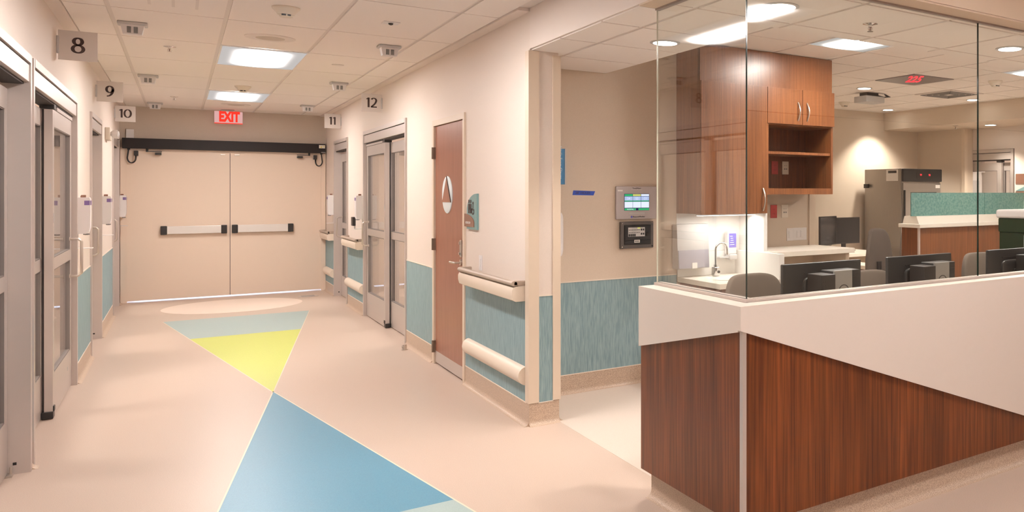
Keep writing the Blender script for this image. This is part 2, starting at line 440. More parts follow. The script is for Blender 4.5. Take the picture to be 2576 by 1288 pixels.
# dropped soffit: an L round the desk
g = G().box(XR, 2.63, 2.73, 5.29, HS, H+.02).box(XR+.19, 2.63, 5.29, YB, HS, H+.02).box(2.63, 8.32, 2.73, 3.72, HS, H+.02)
sof = struct('ceiling_soffit', g, M['soff'])
ZT = HS-.008
g = G().box(XR+.001, 1.89, 2.735, 3.69, ZT-.001, HS).box(1.89, 8.3, 2.735, 2.855, ZT-.001, HS).box(XR+.2, 8.3, 2.726, 2.73, HS, H)
struct('soffit_border', g, M['soffy'], sof)
SX = [2.045+.6096*k for k in range(-1, 12)]; SY = [2.95+.6096*k for k in range(-1, 7)]
GR_ = GR; GR = .008
g = tiles(G(), SX, SY, XR+.014, 2.612, 3.70, YB-.004, ZT); tiles(g, SX, SY, 1.905, 8.3, 2.87, 3.70, ZT)
struct('ceiling_tile_field', g, M['ceil'], sof)
GR = GR_
g = G().box(-4.2, 14, -4.2, 17, H+.12, H+.2); struct('ceiling_deck', g, M['ceil'])
g = G().box(-4.2, XL-.16, -4, 16.5, H, H+.1).box(XR+.19, 4.7, YB+.14, 16.5, H, H+.1).box(9.4, 13.3, 5, 11.6, 2.5, 2.6); struct('ceiling_rooms', g, M['ceil'])

# ---------------------------------------------------------------- baseboards, wainscot, corner guards
def cove(g, axis, w, s, a, b, hgt=.146):
    """cove base along a wall; w = wall plane, s = +1/-1 outward, running a..b along the other axis"""
    pr = [(w, 0)]+[(w+s*(.006+.034*(1-math.sin(t*PI/2))), .034*(1-math.cos(t*PI/2))) for t in [k/5 for k in range(6)]]+[(w+s*.006, hgt), (w, hgt)]
    return g.prism(pr, 'y' if axis == 'x' else 'x', a, b)
BL = [(6.20, 6.27), (8.74, 10.07), (11.34, 13.20), (14.42, YE)]
BR = [(5.29, 6.79), (7.84, 8.93), (11.34, 12.56), (13.78, YE)]
g = G()
for a, b in BL: cove(g, 'x', XL, 1, a, b)
cove(g, 'x', XL, 1, -4, 3.75)
struct('baseboard_left', g, M['base'])
g = G()
for a, b in BR: cove(g, 'x', XR, -1, a, b)
struct('baseboard_right', g, M['base'])
g = G(); cove(g, 'y', 5.29, -1, XR-.006, XR+.193)
struct('baseboard_corner', g, M['base'])
g = G(); cove(g, 'y', YB, -1, XR+.19, 3.24); cove(g, 'y', YB, -1, 3.9, 4.7); cove(g, 'y', FAR, -1, 4.7, 9.04); cove(g, 'x', XR+.19, 1, 5.29, YB)
struct('baseboard_back', g, M['base'])
def wains(nm, rects):
    g = G(); h = G()
    for (ax, w, s, a, b) in rects:
        if ax == 'x': g.box(w, w+s*.004, a, b, .146, .85); h.box(w, w+s*.007, a, b, .85, .858).box(w, w+s*.008, a, b, .143, .149)
        else: g.box(a, b, w, w+s*.004, .146, .85); h.box(a, b, w, w+s*.007, .85, .858).box(a, b, w, w+s*.008, .143, .149)
    o = struct(nm, g, M['teal']); struct('cap_strip', h, M['tealcap'], o)
    return o
wains('wall_wainscot_left', [('x', XL, 1, a, b) for a, b in BL]+[('x', XL, 1, -4, 3.75)])
wains('wall_wainscot_right', [('x', XR, -1, max(a, 5.34), b) for a, b in BR]+[('y', 5.29, -1, XR+.056, XR+.153), ('y', YB, -1, XR+.19, 3.236), ('y', YB, -1, 3.9, 4.70)])
def ell_(g, x, y, sx, sy, wx, wy, z0, z1, t=.012):
    x0, y0 = x-sx*t, y-sy*t   # outer corner; legs run back over the two wall faces
    return g.prism([(x0, y0), (x+sx*wx, y0), (x+sx*wx, y), (x, y), (x, y+sy*wy), (x0, y+sy*wy)], 'z', z0, z1)
g = ell_(G(), XR, 5.29, 1, 1, .057, .055, .15, HS-.012); ell_(g, XR+.19, 5.29, -1, 1, .040, .055, .15, HS-.03); struct('trim_1', g, M['guard'])
g = ell_(G(), 4.70, YB, -1, 1, .06, .06, .15, 2.5); struct('trim_2', g, M['guard'])
g = ell_(G(), 9.045, 7.86, 1, 1, .05, .05, .15, 2.48); struct('trim_3', g, M['guard'])

# ---------------------------------------------------------------- sliding glass doors
def icu_door(n, s, X0, y0, y1, double, flip=False, HD=2.295, split=.503):
    X = lambda d: X0+s*d
    root = T('door_%d' % n, None, None, (X0, (y0+y1)/2, 0), kind='structure')
    def B(g, d0, d1, a, b, z0, z1, bev=0.): return g.box(X(d0), X(d1), a, b, z0, z1, bev)
    g = G()
    for (a, b) in ((y0, y0+.045), (y1-.045, y1)): B(g, -.155, .016, a, b, 0, HD)
    B(g, -.154, .018, y0+.045, y1-.045, HD-.045, HD)
    root.add('door_frame', g, M['alu'])
    g = B(G(), -.10, .010, y0+.045, y1-.045, HD-.147, HD-.053, .003); hd = root.add('header_box', g, M['alu'])
    g = B(G(), -.1, .004, y0+.045, y1-.045, HD-.053, HD-.045); root.add('header_gap', g, M['dark'], hd)
    g = B(G(), -.098, -.012, y0+.05, y1-.05, HD-.160, HD-.147); root.add('track', g, M['dark'], hd)
    def leaf(d0, d1, a, b, z1=None, handle=None):
        z1 = z1 or HD-.19
        L = root.add('door_leaf', frame_g(d0, d1, a, b, z1), M['alu'])
        w = .075; dm = (d0+d1)/2
        g = G()
        for (za, zb) in ((.30, 1.01), (1.09, z1-.115)): B(g, dm-.006, dm+.006, a+w-.005, b-w+.005, za, zb)
        root.add('glass_pane', g, M['glassdoor'], L)
        g = G()
        for (za, zb) in ((.30, 1.01), (1.09, z1-.115)):
            for (p, q) in ((a+w, a+w+.008), (b-w-.008, b-w)): B(g, d0+.004, d1-.003, p, q, za, zb)
            B(g, d0+.004, d1-.003, a+w, b-w, za, za+.006); B(g, d0+.004, d1-.003, a+w, b-w, zb-.006, zb)
        root.add('glazing_bead', g, M['bead'], L)
        g = B(G(), d0-.010, d0-.0005, a+.002, a+.03, .02, z1); root.add('edge_seal', g, M['dark'], L)
        if handle is not None:
            h = G(); z0, z1_ = .885, 1.175; p = []
            for (d, z) in ((d1, z0), (d1+.05, z0), (d1+.07, z0+.02), (d1+.07, z1_-.02), (d1+.05, z1_), (d1, z1_)): p.append((X(d), handle, z))
            h.tube(p, .0095, 12); h.cyl((X(d1), handle, z0), (X(d1+.004), handle, z0), .017); h.cyl((X(d1), handle, z1_), (X(d1+.004), handle, z1_), .017)
            root.add('pull_handle', h, M['nickel'], L)
        return L
    def frame_g(d0, d1, a, b, z1):
        g = G(); w = .075
        B(g, d0, d1, a, a+w, .012, z1, .002); B(g, d0, d1, b-w, b, .012, z1, .002)
        for (za, zb) in ((.012, .30), (1.01, 1.09), (z1-.115, z1)): B(g, d0, d1, a+w, b-w, za, zb)
        return g
    if double:
        ym = y0+(y1-y0)*split
        if flip:   # sliding leaf parked at the near side, fixed leaf recessed at the far side
            leaf(-.062, -.018, y0+.055, ym+.01); leaf(-.115, -.075, ym-.06, y1-.05)
    if double and not flip:
        lf = leaf(-.062, -.018, ym-.01, y1-.055, handle=y1-.20)
        g = B(G(), -.064, -.012, y1-.055-(y1-ym)*.0-1.0, y1-.06, HD-.187, HD-.163); root.add('carrier_rail', g, M['alu'], lf)
        g = B(G(), -.085, -.010, ym-.015, ym+.075, HD-.187, HD-.149, .004); root.add('track_end_block', g, M['black'], lf)
        g = B(G(), -.075, -.014, ym-.03, ym+.05, .005, .05, .004); B(g, -.03, -.010, ym-.005, ym+.045, .05, .085, .003); root.add('floor_guide', g, M['black'], lf)
        g = B(G(), -.0185, -.016, ym+.02, ym+.05, 1.33, 1.40); B(g, -.0185, -.0165, y1-.35, y1-.31, .17, .20); root.add('lock_plate', g, M['lgrey'], lf)
        if n == 8:
            g = B(G(), -.040, -.026, ym-.0112, ym-.0100, 1.55, 1.60); root.add('barcode_sticker', g, M['lgrey'], lf)
        leaf(-.115, -.075, y0+.05, ym+.06)
    elif not double:
        lf = leaf(-.12, -.078, y0+.05, y1-.05, handle=y1-.14)
    g = G()
    for a in (y0+.03, y1-.046): B(g, -.055, -.04, a, a+.002, .05, .065)
    root.add('jamb_screw', g, M['black'])
    return root
icu_door(7, 1, XL, *DOORS_L[0], True, True)
icu_door(8, 1, XL, *DOORS_L[1], True)
icu_door(9, 1, XL, *DOORS_L[2], False)
icu_door(10, 1, XL, *DOORS_L[3], False)
icu_door(11, -1, XR, *DOORS_R[1], False)
icu_door(12, -1, XR, *DOORS_R[0], True)
# far door across the nurse station
icu_door(13, -1, 9.235, 7.11, 8.75, True, False, 2.16, .15)
sup_ = T('supply_cabinet', 'white supply cabinet with glass doors in the room beyond the far sliding door', 'cabinet', (11.6, 10.9, 0))
g = G().box(10.2, 12.9, 10.75, 11.3, 0, 1.95, .005); sup_.add('body', g, M['plast'])
g = G().box(10.15, 12.95, 10.70, 11.3, 1.95, 2.05, .005); sup_.add('top', g, M['plast'])
for k in range(5):
    g = G().box(10.22+k*.535, 10.745+k*.535, 10.73, 10.75, .12, 1.90, .003); d = sup_.add('door', g, M['plast'])
    g = G().box(10.30+k*.535, 10.665+k*.535, 10.726, 10.73, .25, 1.78); sup_.add('door_glass', g, M['lgrey'], d)
g = G().box(XL-.13, XL-.05, 6.09, 6.17, .0, .012, .002).cyl((XL-.06, 6.13, .012), (XL-.06, 6.13, .05), .006)
solo('floor_pivot', 'small steel floor pivot plate at the foot of the nearest door jamb', 'door hardware', g, M['nickel'], (XL-.09, 6.13, 0))

# ---------------------------------------------------------------- end double doors
root = T('door_1', None, None, (.575, YE, 0), kind='structure')
g = G().box(-.645, -.575, YE-.03, YE+.12, 0, 2.165).box(1.725, 1.785, YE-.03, YE+.12, 0, 2.165).box(-.575, 1.725, YE-.03, YE+.12, 2.118, 2.165)
root.add('door_frame', g, M['tan'])
for a, b, u0, u1 in ((-.5755, .573, -.216, .540), (.580, 1.7255, .597, 1.357)):
    g = G().box(a, b, YE-.012, YE+.035, .020, 2.1185); d = root.add('door_leaf', g, M['tan'])
    g = G().box(u0+.07, u1-.07, YE-.085, YE-.02, .945, 1.055, .006); root.add('panic_bar', g, M['bar'], d)
    g = G()
    for p, q in ((u0, u0+.07), (u1-.07, u1)): g.box(p, q, YE-.08, YE-.012, .935, 1.06, .008)
    root.add('panic_bar_end', g, M['black'], d)
    g = G().box(b-.11 if a < 0 else a+.05, b-.05 if a < 0 else a+.11, YE-.02, YE-.012, 2.085, 2.105, .003); root.add('latch_strike', g, M['nickel'], d)
g = G().box(.5732, .5798, YE-.004, YE+.03, .02, 2.118); root.add('door_gap', g, M['dark'])

op = T('door_operator', 'long dark bronze automatic door operator above the double doors', 'door operator', (.575, 14.59, 2.15))
g = G().box(-.623, 1.773, 14.585, YE-.03, 2.150, 2.293, .004); op.add('housing', g, M['brown'])
g = G().box(1.685, 1.765, 14.582, 14.585, 2.225, 2.275); op.add('warning_sticker', g, M['label'])
g = G().prism([(1.70, 2.234), (1.728, 2.234), (1.714, 2.262)], 'y', 14.5805, 14.582).box(1.735, 1.76, 14.5805, 14.582, 2.258, 2.262).box(1.735, 1.76, 14.5805, 14.582, 2.248, 2.252); op.add('warning_symbol', g, M['yellow'])
g = G().box(1.715, 1.772, 14.582, 14.585, 2.160, 2.166); op.add('maker_strip', g, M['label'])
for s_, x in ((1, -.36), (-1, 1.56)):
    g = G().cyl((x, 14.62, 2.105), (x, 14.62, 2.15), .013); g.box(x-.01 if s_ > 0 else x-.16, x+.16 if s_ > 0 else x+.01, 14.60, 14.63, 2.108, 2.118)
    g.box(x+s_*.12-.035, x+s_*.12+.035, 14.60, 14.70, 2.068, 2.098, .004)
    op.add('closer_arm', g, M['black'])
for s_, x in ((1, -.555), (-1, 1.72)):
    p = [(x, 14.63, 2.15)]; 
    for k in range(0, 13):
        a = PI*k/12; p.append((x+s_*(.03-.045*math.cos(a)), 14.63+.02*math.sin(a), 2.02-.07*math.sin(a)-.0))
    p += [(x+s_*.075, 14.66, 2.07)]
    g = G().tube(p, .009, 10); g.box(x+s_*.055, x+s_*.10, 14.64, 14.70, 2.05, 2.12, .006); g.cyl((x, 14.63, 2.13), (x, 14.63, 2.15), .016)
    op.add('cable_loop', g, M['black'])
g = G().box(-.585, -.503, YE-.03, YE, 2.294, 2.42, .004); solo('wall_junction_box', 'small white box above the operator beam at its near end', 'junction box', g, M['plast'], (-.544, YE-.015, 2.294))

# exit sign
ex = T('exit_sign', 'glowing red EXIT sign hung from the ceiling before the double doors', 'exit sign', (.54, 14.45, 2.55))
g = G().box(.46, .62, 14.43, 14.49, 2.715, H-.004, .004); ex.add('ceiling_mount', g, M['lgrey'])
g = G().box(.385, .715, 14.455, 14.466, 2.545, 2.715, .003); ex.add('panel', g, M['exitglow'])
g = G().text('EXIT', .195, (.558, 14.452, 2.632), (1, 0, 0), (0, 0, 1), .002, .011, True, .60); ex.add('lettering', g, M['exitred'])
g = G().box(.385, .715, 14.450, 14.470, 2.538, 2.548, .002); ex.add('lower_edge', g, M['exitred'])

# ---------------------------------------------------------------- numeral signs
def numeral(g, txt, org, X, Y, h):
    wf = lambda tx, ty: .085+.095*abs(ty)**1.5
    def el(cx, cy, rx, ry, a0=0, a1=360, n=30): return [(cx+rx*math.cos(math.radians(a0+(a1-a0)*k/n)), cy+ry*math.sin(math.radians(a0+(a1-a0)*k/n))) for k in range(n+(a1-a0 != 360))]
    adv = {'1': .42, '0': .72, '8': .62, '9': .62, '2': .62}
    tot = sum(adv[c] for c in txt); u = -tot/2
    for c in txt:
        def rib(p, closed=False, w=wf): g.ribbon([((u+a)*h, b*h) for a, b in p], lambda tx, ty: w(tx, ty)*h, org, X, Y, .0015, closed)
        if c == '0': rib(el(.36, .5, .29, .46), True)
        elif c == '8': rib(el(.31, .74, .195, .215), True); rib(el(.31, .265, .25, .235), True)
        elif c == '9':
            rib(el(.30, .67, .225, .29), True)
            rib([(.525, .67), (.52, .52), (.48, .36), (.40, .20), (.28, .08), (.10, .03)])
        elif c == '1': rib([(.24, 0), (.24, .5), (.24, 1.)]); rib([(.24, .965), (.14, .90), (.04, .85)], w=lambda a, b: .095)
        elif c == '2':
            rib(el(.30, .73, .225, .235, 155, -25, 16)+[(.46, .50), (.33, .30), (.06, .05)]); rib([(.03, .05), (.58, .05)], w=lambda a, b: .12)
        u += adv[c]
def num_sign(txt, s, X0, y, label):
    x0, x1 = X0+s*.008, X0+s*.208
    t = T('room_number_sign', label, 'sign', (X0, y, 2.447), group='projecting room number signs')
    g = G().box(x0, x1, y-.003, y+.003, 2.447, 2.651, .001); p = t.add('sign_plate', g, M['sign'])
    g = G(); numeral(g, txt, ((x0+x1)/2, y-.0032, 2.499), Vector((1, 0, 0)), Vector((0, 0, 1)), .108)
    t.add('numeral', g, M['ink'], p)
    g = G().box(X0, X0+s*.014, y-.012, y+.012, 2.49, 2.61, .003); t.add('wall_bracket', g, M['lgrey'])
num_sign('8', 1, XL, 7.50, 'square beige sign numbered 8 on the wall above a glass door')
num_sign('9', 1, XL, 10.70, 'square beige sign numbered 9 on the wall between 8 and 10')
num_sign('10', 1, XL, 13.60, 'square beige sign numbered 10 beside the end wall')
num_sign('11', -1, XR, 13.15, 'square beige sign numbered 11 on the wall near the double doors')
num_sign('12', -1, XR, 10.20, 'square beige sign numbered 12 above the glass door nearest the restroom')

# ---------------------------------------------------------------- hand sanitiser dispensers (local: wall at x=0, outwards +x)
def dispenser(label, s, X0, y, proto=[None]):
    if proto[0] is None:
        t = T('sanitizer_dispenser', label, 'dispenser', (0, 0, 0), group='white hand sanitizer dispensers along the corridor', local=True)
        pr = [(0, 0), (.055, 0), (.072, .012), (.080, .05), (.082, .16), (.080, .285), (.074, .298), (0, .298)]
        g = G().prism(pr, 'y', -.062, .062); b = t.add('housing', g, M['plast'])
        g = G().box(.0815, .0835, -.05, .045, .235, .272); g.box(.045, .078, -.0635, -.062, .235, .272); t.add('brand_label', g, M['purple'], b)
        g = G().cyl((.055, 0, 0), (.055, 0, -.012), .012).box(.035, .075, -.018, .018, -.010, 0, .002); t.add('nozzle', g, M['grey'])
        g = G().box(0, .004, -.012, .012, -.12, 0).box(0, .095, -.05, .05, -.123, -.118, .002); t.add('drip_tray', g, M['plast'])
        g = G().box(.02, .035, -.03, -.018, .298, .312); t.add('mount_clip', g, M['signbrown']); g = G().box(.02, .05, .015, .03, .298, .318); t.add('mount_clip', g, M['signbrown'])
        proto[0] = t.o; t.o.location = (X0, y, 1.20); t.o.rotation_euler = (0, 0, 0 if s > 0 else PI)
    else:
        copy_tree(proto[0], None, (X0, y, 1.20), 0 if s > 0 else PI, label)
dispenser('white sanitizer dispenser on the wall between doors 8 and 9', 1, XL, 8.93)
dispenser('white sanitizer dispenser on the wall between doors 9 and 10', 1, XL, 11.50)
dispenser('white sanitizer dispenser on the wall beyond door 10, by the double doors', 1, XL, 14.55)
dispenser('white sanitizer dispenser on the wall between door 11 and the double doors', -1, XR, 13.90)
dispenser('white sanitizer dispenser on the wall between doors 11 and 12', -1, XR, 11.46)

# card reader, floor stop, floor vent
cr = T('card_reader', 'small black card reader on the wall between doors 11 and 12', 'card reader', (XR, 12.03, 1.10))
g = G().box(XR-.035, XR, 11.97, 12.09, 1.10, 1.215, .004); cr.add('case', g, M['black'])
g = G().box(XR-.005, XR, 12.0, 12.06, 1.05, 1.10, .002); cr.add('back_plate', g, M['lgrey'])
g = G().cyl((1.709, 8.625, 0), (1.709, 8.625, .006), .028).cyl((1.709, 8.625, .006), (1.709, 8.625, .05), .018).cyl((1.70, 8.625, .03), (1.685, 8.625, .03), .014)
solo('door_stop', 'small steel door stop on the floor before door 12', 'door stop', g, M['nickel'], (1.709, 8.625, 0))
fc = T('floor_cover_plate', 'small round slotted metal plate in the floor before the double doors', 'floor plate', (1.477, 13.976, 0))
g = G().lathe([(.13, 0), (.13, .003), (.12, .004)], (1.477, 13.976, 0)); fc.add('plate', g, M['alu'])
g = G()
for k in (-2, -1, 0, 1, 2): g.box(1.39, 1.56, 13.976+k*.035-.005, 13.976+k*.035+.005, .004, .0046)
fc.add('slot', g, M['grey'])

# ---------------------------------------------------------------- handrails and bumpers
def handrail(a, b, label):
    t = T('handrail', label, 'handrail', (XR, (a+b)/2, .82), group='crash handrails along the corridor wall')
    pr = [(XR, .818), (XR-.070, .818), (XR-.086, .828), (XR-.094, .86), (XR-.094, .895), (XR-.086, .912), (XR-.07, .918), (XR, .918)]
    g = G().prism(pr, 'y', a, b); t.add('bumper_face', g, M['cream'])
    pr = [(XR-.092+.02*math.cos(k*PI/6)+.012, .938+.017*math.sin(k*PI/6)) for k in range(12)]
    g = G().prism(pr, 'y', a, b)
    g.box(XR-.085, XR, a, a+.032, .922, .955, .006).box(XR-.085, XR, b-.032, b, .922, .955, .006); t.add('grip_rail', g, M['taupe'])
    g = G().box(XR-.072, XR-.05, a+.02, b-.02, .917, .926); t.add('groove', g, M['grey'])
handrail(5.352, 6.66, 'cream handrail with taupe grip beside the restroom door')
handrail(11.38, 12.50, 'cream handrail with taupe grip between doors 11 and 12')
handrail(13.84, 14.62, 'short cream handrail with taupe grip nearest the double doors')
def bumper(a, b, label):
    pr = [(XR, .258)]+[(XR-.055*math.sin(PI*k/10), .320-.062*math.cos(PI*k/10)) for k in range(11)]+[(XR, .382)]
    g = G().prism(pr, 'y', a, b)
    solo('bumper_rail', label, 'wall bumper', g, M['cream'], (XR, (a+b)/2, .258), group='round bumper rails low on the corridor wall')
bumper(5.352, 6.70, 'round cream bumper rail low on the wall beside the restroom door')
bumper(11.36, 12.52, 'round cream bumper rail low on the wall between doors 11 and 12')
bumper(13.84, 14.62, 'short round cream bumper rail nearest the double doors')

# ---------------------------------------------------------------- restroom door
root = T('door_2', None, None, (XR, 7.31, 0), kind='structure')
a, b = REST
g = G().box(XR-.014, XR+.17, a, a+.05, 0, 2.185).box(XR-.014, XR+.17, b-.05, b, 0, 2.185).box(XR-.014, XR+.17, a+.05, b-.05, 2.135, 2.185)
root.add('door_frame', g, M['guard'])
g = G().box(XR+.002, XR+.047, a+.053, b-.053, .012, 2.132, .002); d = root.add('door_leaf', g, M['wooddoor'])
g = G().box(XR, XR+.002, a+.06, b-.06, .014, .115); root.add('kick_plate', g, M['alu'], d)
for z in (1.84, 1.02, .10):
    g = G().cyl((XR-.020, b-.045, z), (XR-.020, b-.045, z+.105), .010); g.box(XR-.018, XR+.002, b-.06, b-.03, z, z+.105); root.add('hinge', g, M['hinge'], d)
g = G().lathe([(.160, 0), (.160, .006), (.157, .008)], (XR+.002, 7.362, 1.519), 'x', 48, -1); sy = root.add('symbol_disc', g, M['pale'], d)
g = G().prism([(7.362-.145, 1.455), (7.362+.145, 1.455), (7.362, 1.679)], 'x', XR-.009, XR-.006); root.add('symbol_triangle', g, M['wooddoor'], sy)
g = G().prism([(7.362-.150, 1.455), (7.362-.135, 1.455), (7.362+.004, 1.679), (7.362-.004, 1.679)], 'x', XR-.012, XR-.008); root.add('symbol_edge', g, M['ink'], sy)
g = G().box(XR-.012, XR+.002, 6.905, 6.945, 1.01, 1.15, .006).cyl((XR-.02, 6.925, 1.125), (XR-.010, 6.925, 1.125), .012).box(XR-.022, XR-.012, 6.915, 6.935, 1.03, 1.05, .003)
root.add('lock_plate', g, M['nickel'], d)
g = G().cyl((XR+.002, 6.93, .965), (XR-.010, 6.93, .965), .026).tube([(XR-.01, 6.93, .965), (XR-.05, 6.93, .965), (XR-.058, 6.945, .965), (XR-.058, 7.05, .965)], .009, 12); root.add('door_lever', g, M['nickel'], d)
rs = T('restroom_sign', 'teal restroom plaque with dark figures beside the wooden restroom door', 'sign', (XR, 6.58, 1.25))
arc = [(6.44, 1.25), (6.44, 1.53)]+[(6.44+.27*math.sin(k*PI/20), 1.40+.13*math.cos(k*PI/20)) for k in range(11)]+[(6.71, 1.25)]
g = G().prism(arc, 'x', XR-.016, XR); rs.add('teal_plate', g, M['signteal'])
arc = [(6.50, 1.27), (6.76, 1.27), (6.76, 1.37)]+[(6.76-.26*math.sin(k*PI/16), 1.30+.07*math.cos(k*PI/16)) for k in range(1, 9)]
g = G().prism(arc, 'x', XR-.022, XR-.016); br = rs.add('brown_plate', g, M['signbrown'])
g = G().text('RESTROOM', .026, (XR-.0226, 6.655, 1.30), (0, -1, 0), (0, 0, 1), .0006); rs.add('lettering', g, M['label'], br)
g = G()
for yy in (6.645, 6.595):
    g.lathe([(.014, 0), (.014, .003)], (XR-.016, yy, 1.468), 'x', 14, -1); g.box(XR-.019, XR-.016, yy-.018, yy+.018, 1.405, 1.450)
    g.box(XR-.019, XR-.016, yy-.014, yy-.004, 1.375, 1.41).box(XR-.019, XR-.016, yy+.004, yy+.014, 1.375, 1.41)
g.lathe([(.012, 0), (.012, .003)], (XR-.016, 6.535, 1.455), 'x', 14, -1)
g.ribbon([(6.535+.028*math.cos(math.radians(q)), 1.395+.026*math.sin(math.radians(q))) for q in range(150, 420, 18)], lambda a, b: .008, (XR-.0165, 0, 0), Vector((0, 1, 0)), Vector((0, 0, 1)), -.003)
g.box(XR-.019, XR-.016, 6.531, 6.541, 1.40, 1.442).box(XR-.019, XR-.016, 6.515, 6.541, 1.398, 1.408)
rs.add('pictogram', g, M['ink'])
def switch_plate(label, c, n, ax, grp='white wall switches'):
    t = T('light_switch', label, 'light switch', c, group=grp)
    w = .035+.023*(n-1)*2/1.0 if n > 1 else .036
    x, y, z = c
    if ax == 'x':
        g = G().box(x-.006, x, y-w, y+w, z-.058, z+.058, .002); p = t.add('plate', g, M['plast']); g = G().box(x-.010, x-.006, y-.016, y+.016, z-.033, z+.033, .002); t.add('rocker', g, M['plast'], p)
    else:
        g = G().box(x-w, x+w, y-.006, y, z-.058, z+.058, .002); p = t.add('plate', g, M['plast'])
        for k in range(n):
            xc = x+(k-(n-1)/2)*.046
            g = G().box(xc-.016, xc+.016, y-.010, y-.006, z-.033, z+.033, .002); t.add('rocker', g, M['plast'], p)
switch_plate('white light switch above the handrail beside the restroom sign', (XR, 6.38, 1.0), 1, 'x')

# emergency light on the left wall by door 10
em = T('emergency_light', 'white emergency light high on the wall just before door 10', 'emergency light', (XL, 12.15, 2.15))
g = G().box(XL, XL+.045, 11.97, 12.30, 2.13, 2.27, .008); em.add('housing', g, M['ivory'])
for y in (12.03, 12.24):
    g = G().lathe([(.02, 0), (.038, .02), (.045, .05), (.045, .06)], (XL+.045, y, 2.20), 'x', 20); h = em.add('lamp_head', g, M['plast'])
    g = G().lathe([(.04, 0), (.04, .004)], (XL+.105, y, 2.20), 'x', 20); em.add('lens', g, M['lgrey'], h)

# ---------------------------------------------------------------- ceiling fixtures
def troffer(x, y, label, w=.6096, l=1.2192, z=H):
    t = T('ceiling_light', label, 'ceiling light', (x+w/2, y+l/2, z), group='recessed fluorescent troffers')
    e = .012; d = .055
    g = G()
    x0, x1, y0, y1 = x+e, x+w-e, y+e, y+l-e
    za, zb = z-.006, z-.0025
    g.box(x, x+e, y, y+l, za-.001, z).box(x+w-e, x+w, y, y+l, za-.001, z).box(x+e, x+w-e, y, y+e, za-.001, z).box(x+e, x+w-e, y+l-e, y+l, za-.001, z)
    t.add('frame', g, M['pan'])
    g = G(); n = 14
    pr = [(x0+(x1-x0)*k/n, z-.003-.006*math.sin(PI*k/n)) for k in range(n+1)]
    g.prism(pr+[(x1, z-.0005), (x0, z-.0005)], 'y', y0, y1); t.add('lens', g, M['lens'] if l > 1 else M['lens2'])
labs = ['white ceiling light panel in the corridor between doors 8 and 12', 'white ceiling light panel nearest the EXIT sign', 'white ceiling light panel before the restroom door', 'unseen square ceiling panel added to brighten the near end of the corridor', 'unseen ceiling panel added as fill light, in the corridor farthest from the EXIT sign', 'white ceiling light panel before the reception desk', 'unseen ceiling panel added as fill light, at the far end of the front corridor']
for (x, y), fl, lb in zip(FIX, FIXL, labs): troffer(x, y, lb, .6096, fl)
troffer(3.94, 4.48, 'square ceiling light panel before the tall wooden cabinet', .6096, .6096)
troffer(6.40, 4.48, 'square ceiling light panel nearest the bulkhead, over the second counter', .6096, .6096)

def downlight(x, y, z, label, r=.075):
    t = T('downlight', label, 'downlight', (x, y, z), group='round recessed downlights')
    n = 32; g = G()
    g.lathe([(r+.018, 0), (r+.018, .004), (r+.010, .006), (r, .006), (r, 0)], (x, y, z), 'z', n, -1); t.add('trim_ring', g, M['lgrey'])
    g = G().lathe([(r-.002, .005), (r-.002, .0066), (r*.5, .0075)], (x, y, z), 'z', n, -1); t.add('lens', g, M['disc'])
zs = ZT
downlight(2.362, 4.497, zs, 'round downlight in the low ceiling over the desk end')
downlight(2.356, 3.253, zs, 'round downlight in the low ceiling at the desk corner')
downlight(4.208, 3.273, zs, 'round downlight in the low ceiling farther along the desk')
downlight(6.154, 6.86, H, 'round downlight beside the ceiling box and display panel')
downlight(8.026, 8.43, H, 'round downlight in the corner over the steel warming cabinet')
downlight(8.023, 6.83, H, 'round downlight between the air vent and the bulkhead')
downlight(8.83, 7.2, 2.483, 'round downlight in the lower ceiling beyond the bulkhead')

def dome_light(x, y, label):
    t = T('nurse_call_light', label, 'nurse call light', (x, y, H), group='nurse call dome lights on the corridor ceiling')
    g = G().box(x-.082, x+.082, y-.06, y+.06, H-.022, H-.001, .006); t.add('base_plate', g, M['lgrey'])
    g = G().hexa([(x-.052, y-.035, H-.085), (x+.052, y-.035, H-.085), (x+.052, y+.035, H-.085), (x-.052, y+.035, H-.085), (x-.064, y-.045, H-.022), (x+.064, y-.045, H-.022), (x+.064, y+.045, H-.022), (x-.064, y+.045, H-.022)]); L_ = t.add('lens', g, M['plast'])
    g = G()
    for k in (-.018, .018): g.box(x+k-.011, x+k+.011, y-.0455, y-.036, H-.078, H-.035)
    t.add('lamp_window', g, M['grey'], L_)
dome_light(-.262, 7.46, 'white call light box on the ceiling beside sign 8')
dome_light(-.255, 10.70, 'white call light box on the ceiling beside sign 9')
dome_light(-.262, 13.92, 'white call light box on the ceiling beside sign 10')
dome_light(1.335, 7.32, 'white call light box on the ceiling nearest the restroom')
dome_light(1.358, 10.13, 'white call light box on the ceiling beside sign 12')
dome_light(1.372, 13.04, 'white call light box on the ceiling beside sign 11')

def smoke(x, y, z, label):
    t = T('smoke_detector', label, 'smoke detector', (x, y, z), group='ceiling smoke detectors')
    g = G().lathe([(.078, 0), (.078, .008), (.066, .022), (.052, .040), (.046, .048)], (x, y, z), 'z', 28, -1); t.add('housing', g, M['ivory'])
    g = G().lathe([(.038, .046), (.038, .060), (.032, .064)], (x, y, z), 'z', 24, -1); c = t.add('sensor_cap', g, M['ivory'])
    g = G().box(x-.028, x-.004, y-.0395, y-.030, z-.059, z-.049).box(x+.004, x+.022, y-.0395, y-.028, z-.059, z-.049); t.add('sensor_slot', g, M['black'], c)
smoke(.537, 6.22, H, 'cream smoke detector nearest on the corridor ceiling')
smoke(.555, 11.15, H, 'cream smoke detector before the farthest corridor ceiling light')
smoke(6.90, 8.09, H, 'cream smoke detector nearest the far wall over the nurse station')
smoke(6.86, 5.53, H, 'cream smoke detector near the bulkhead beyond the glass joint')
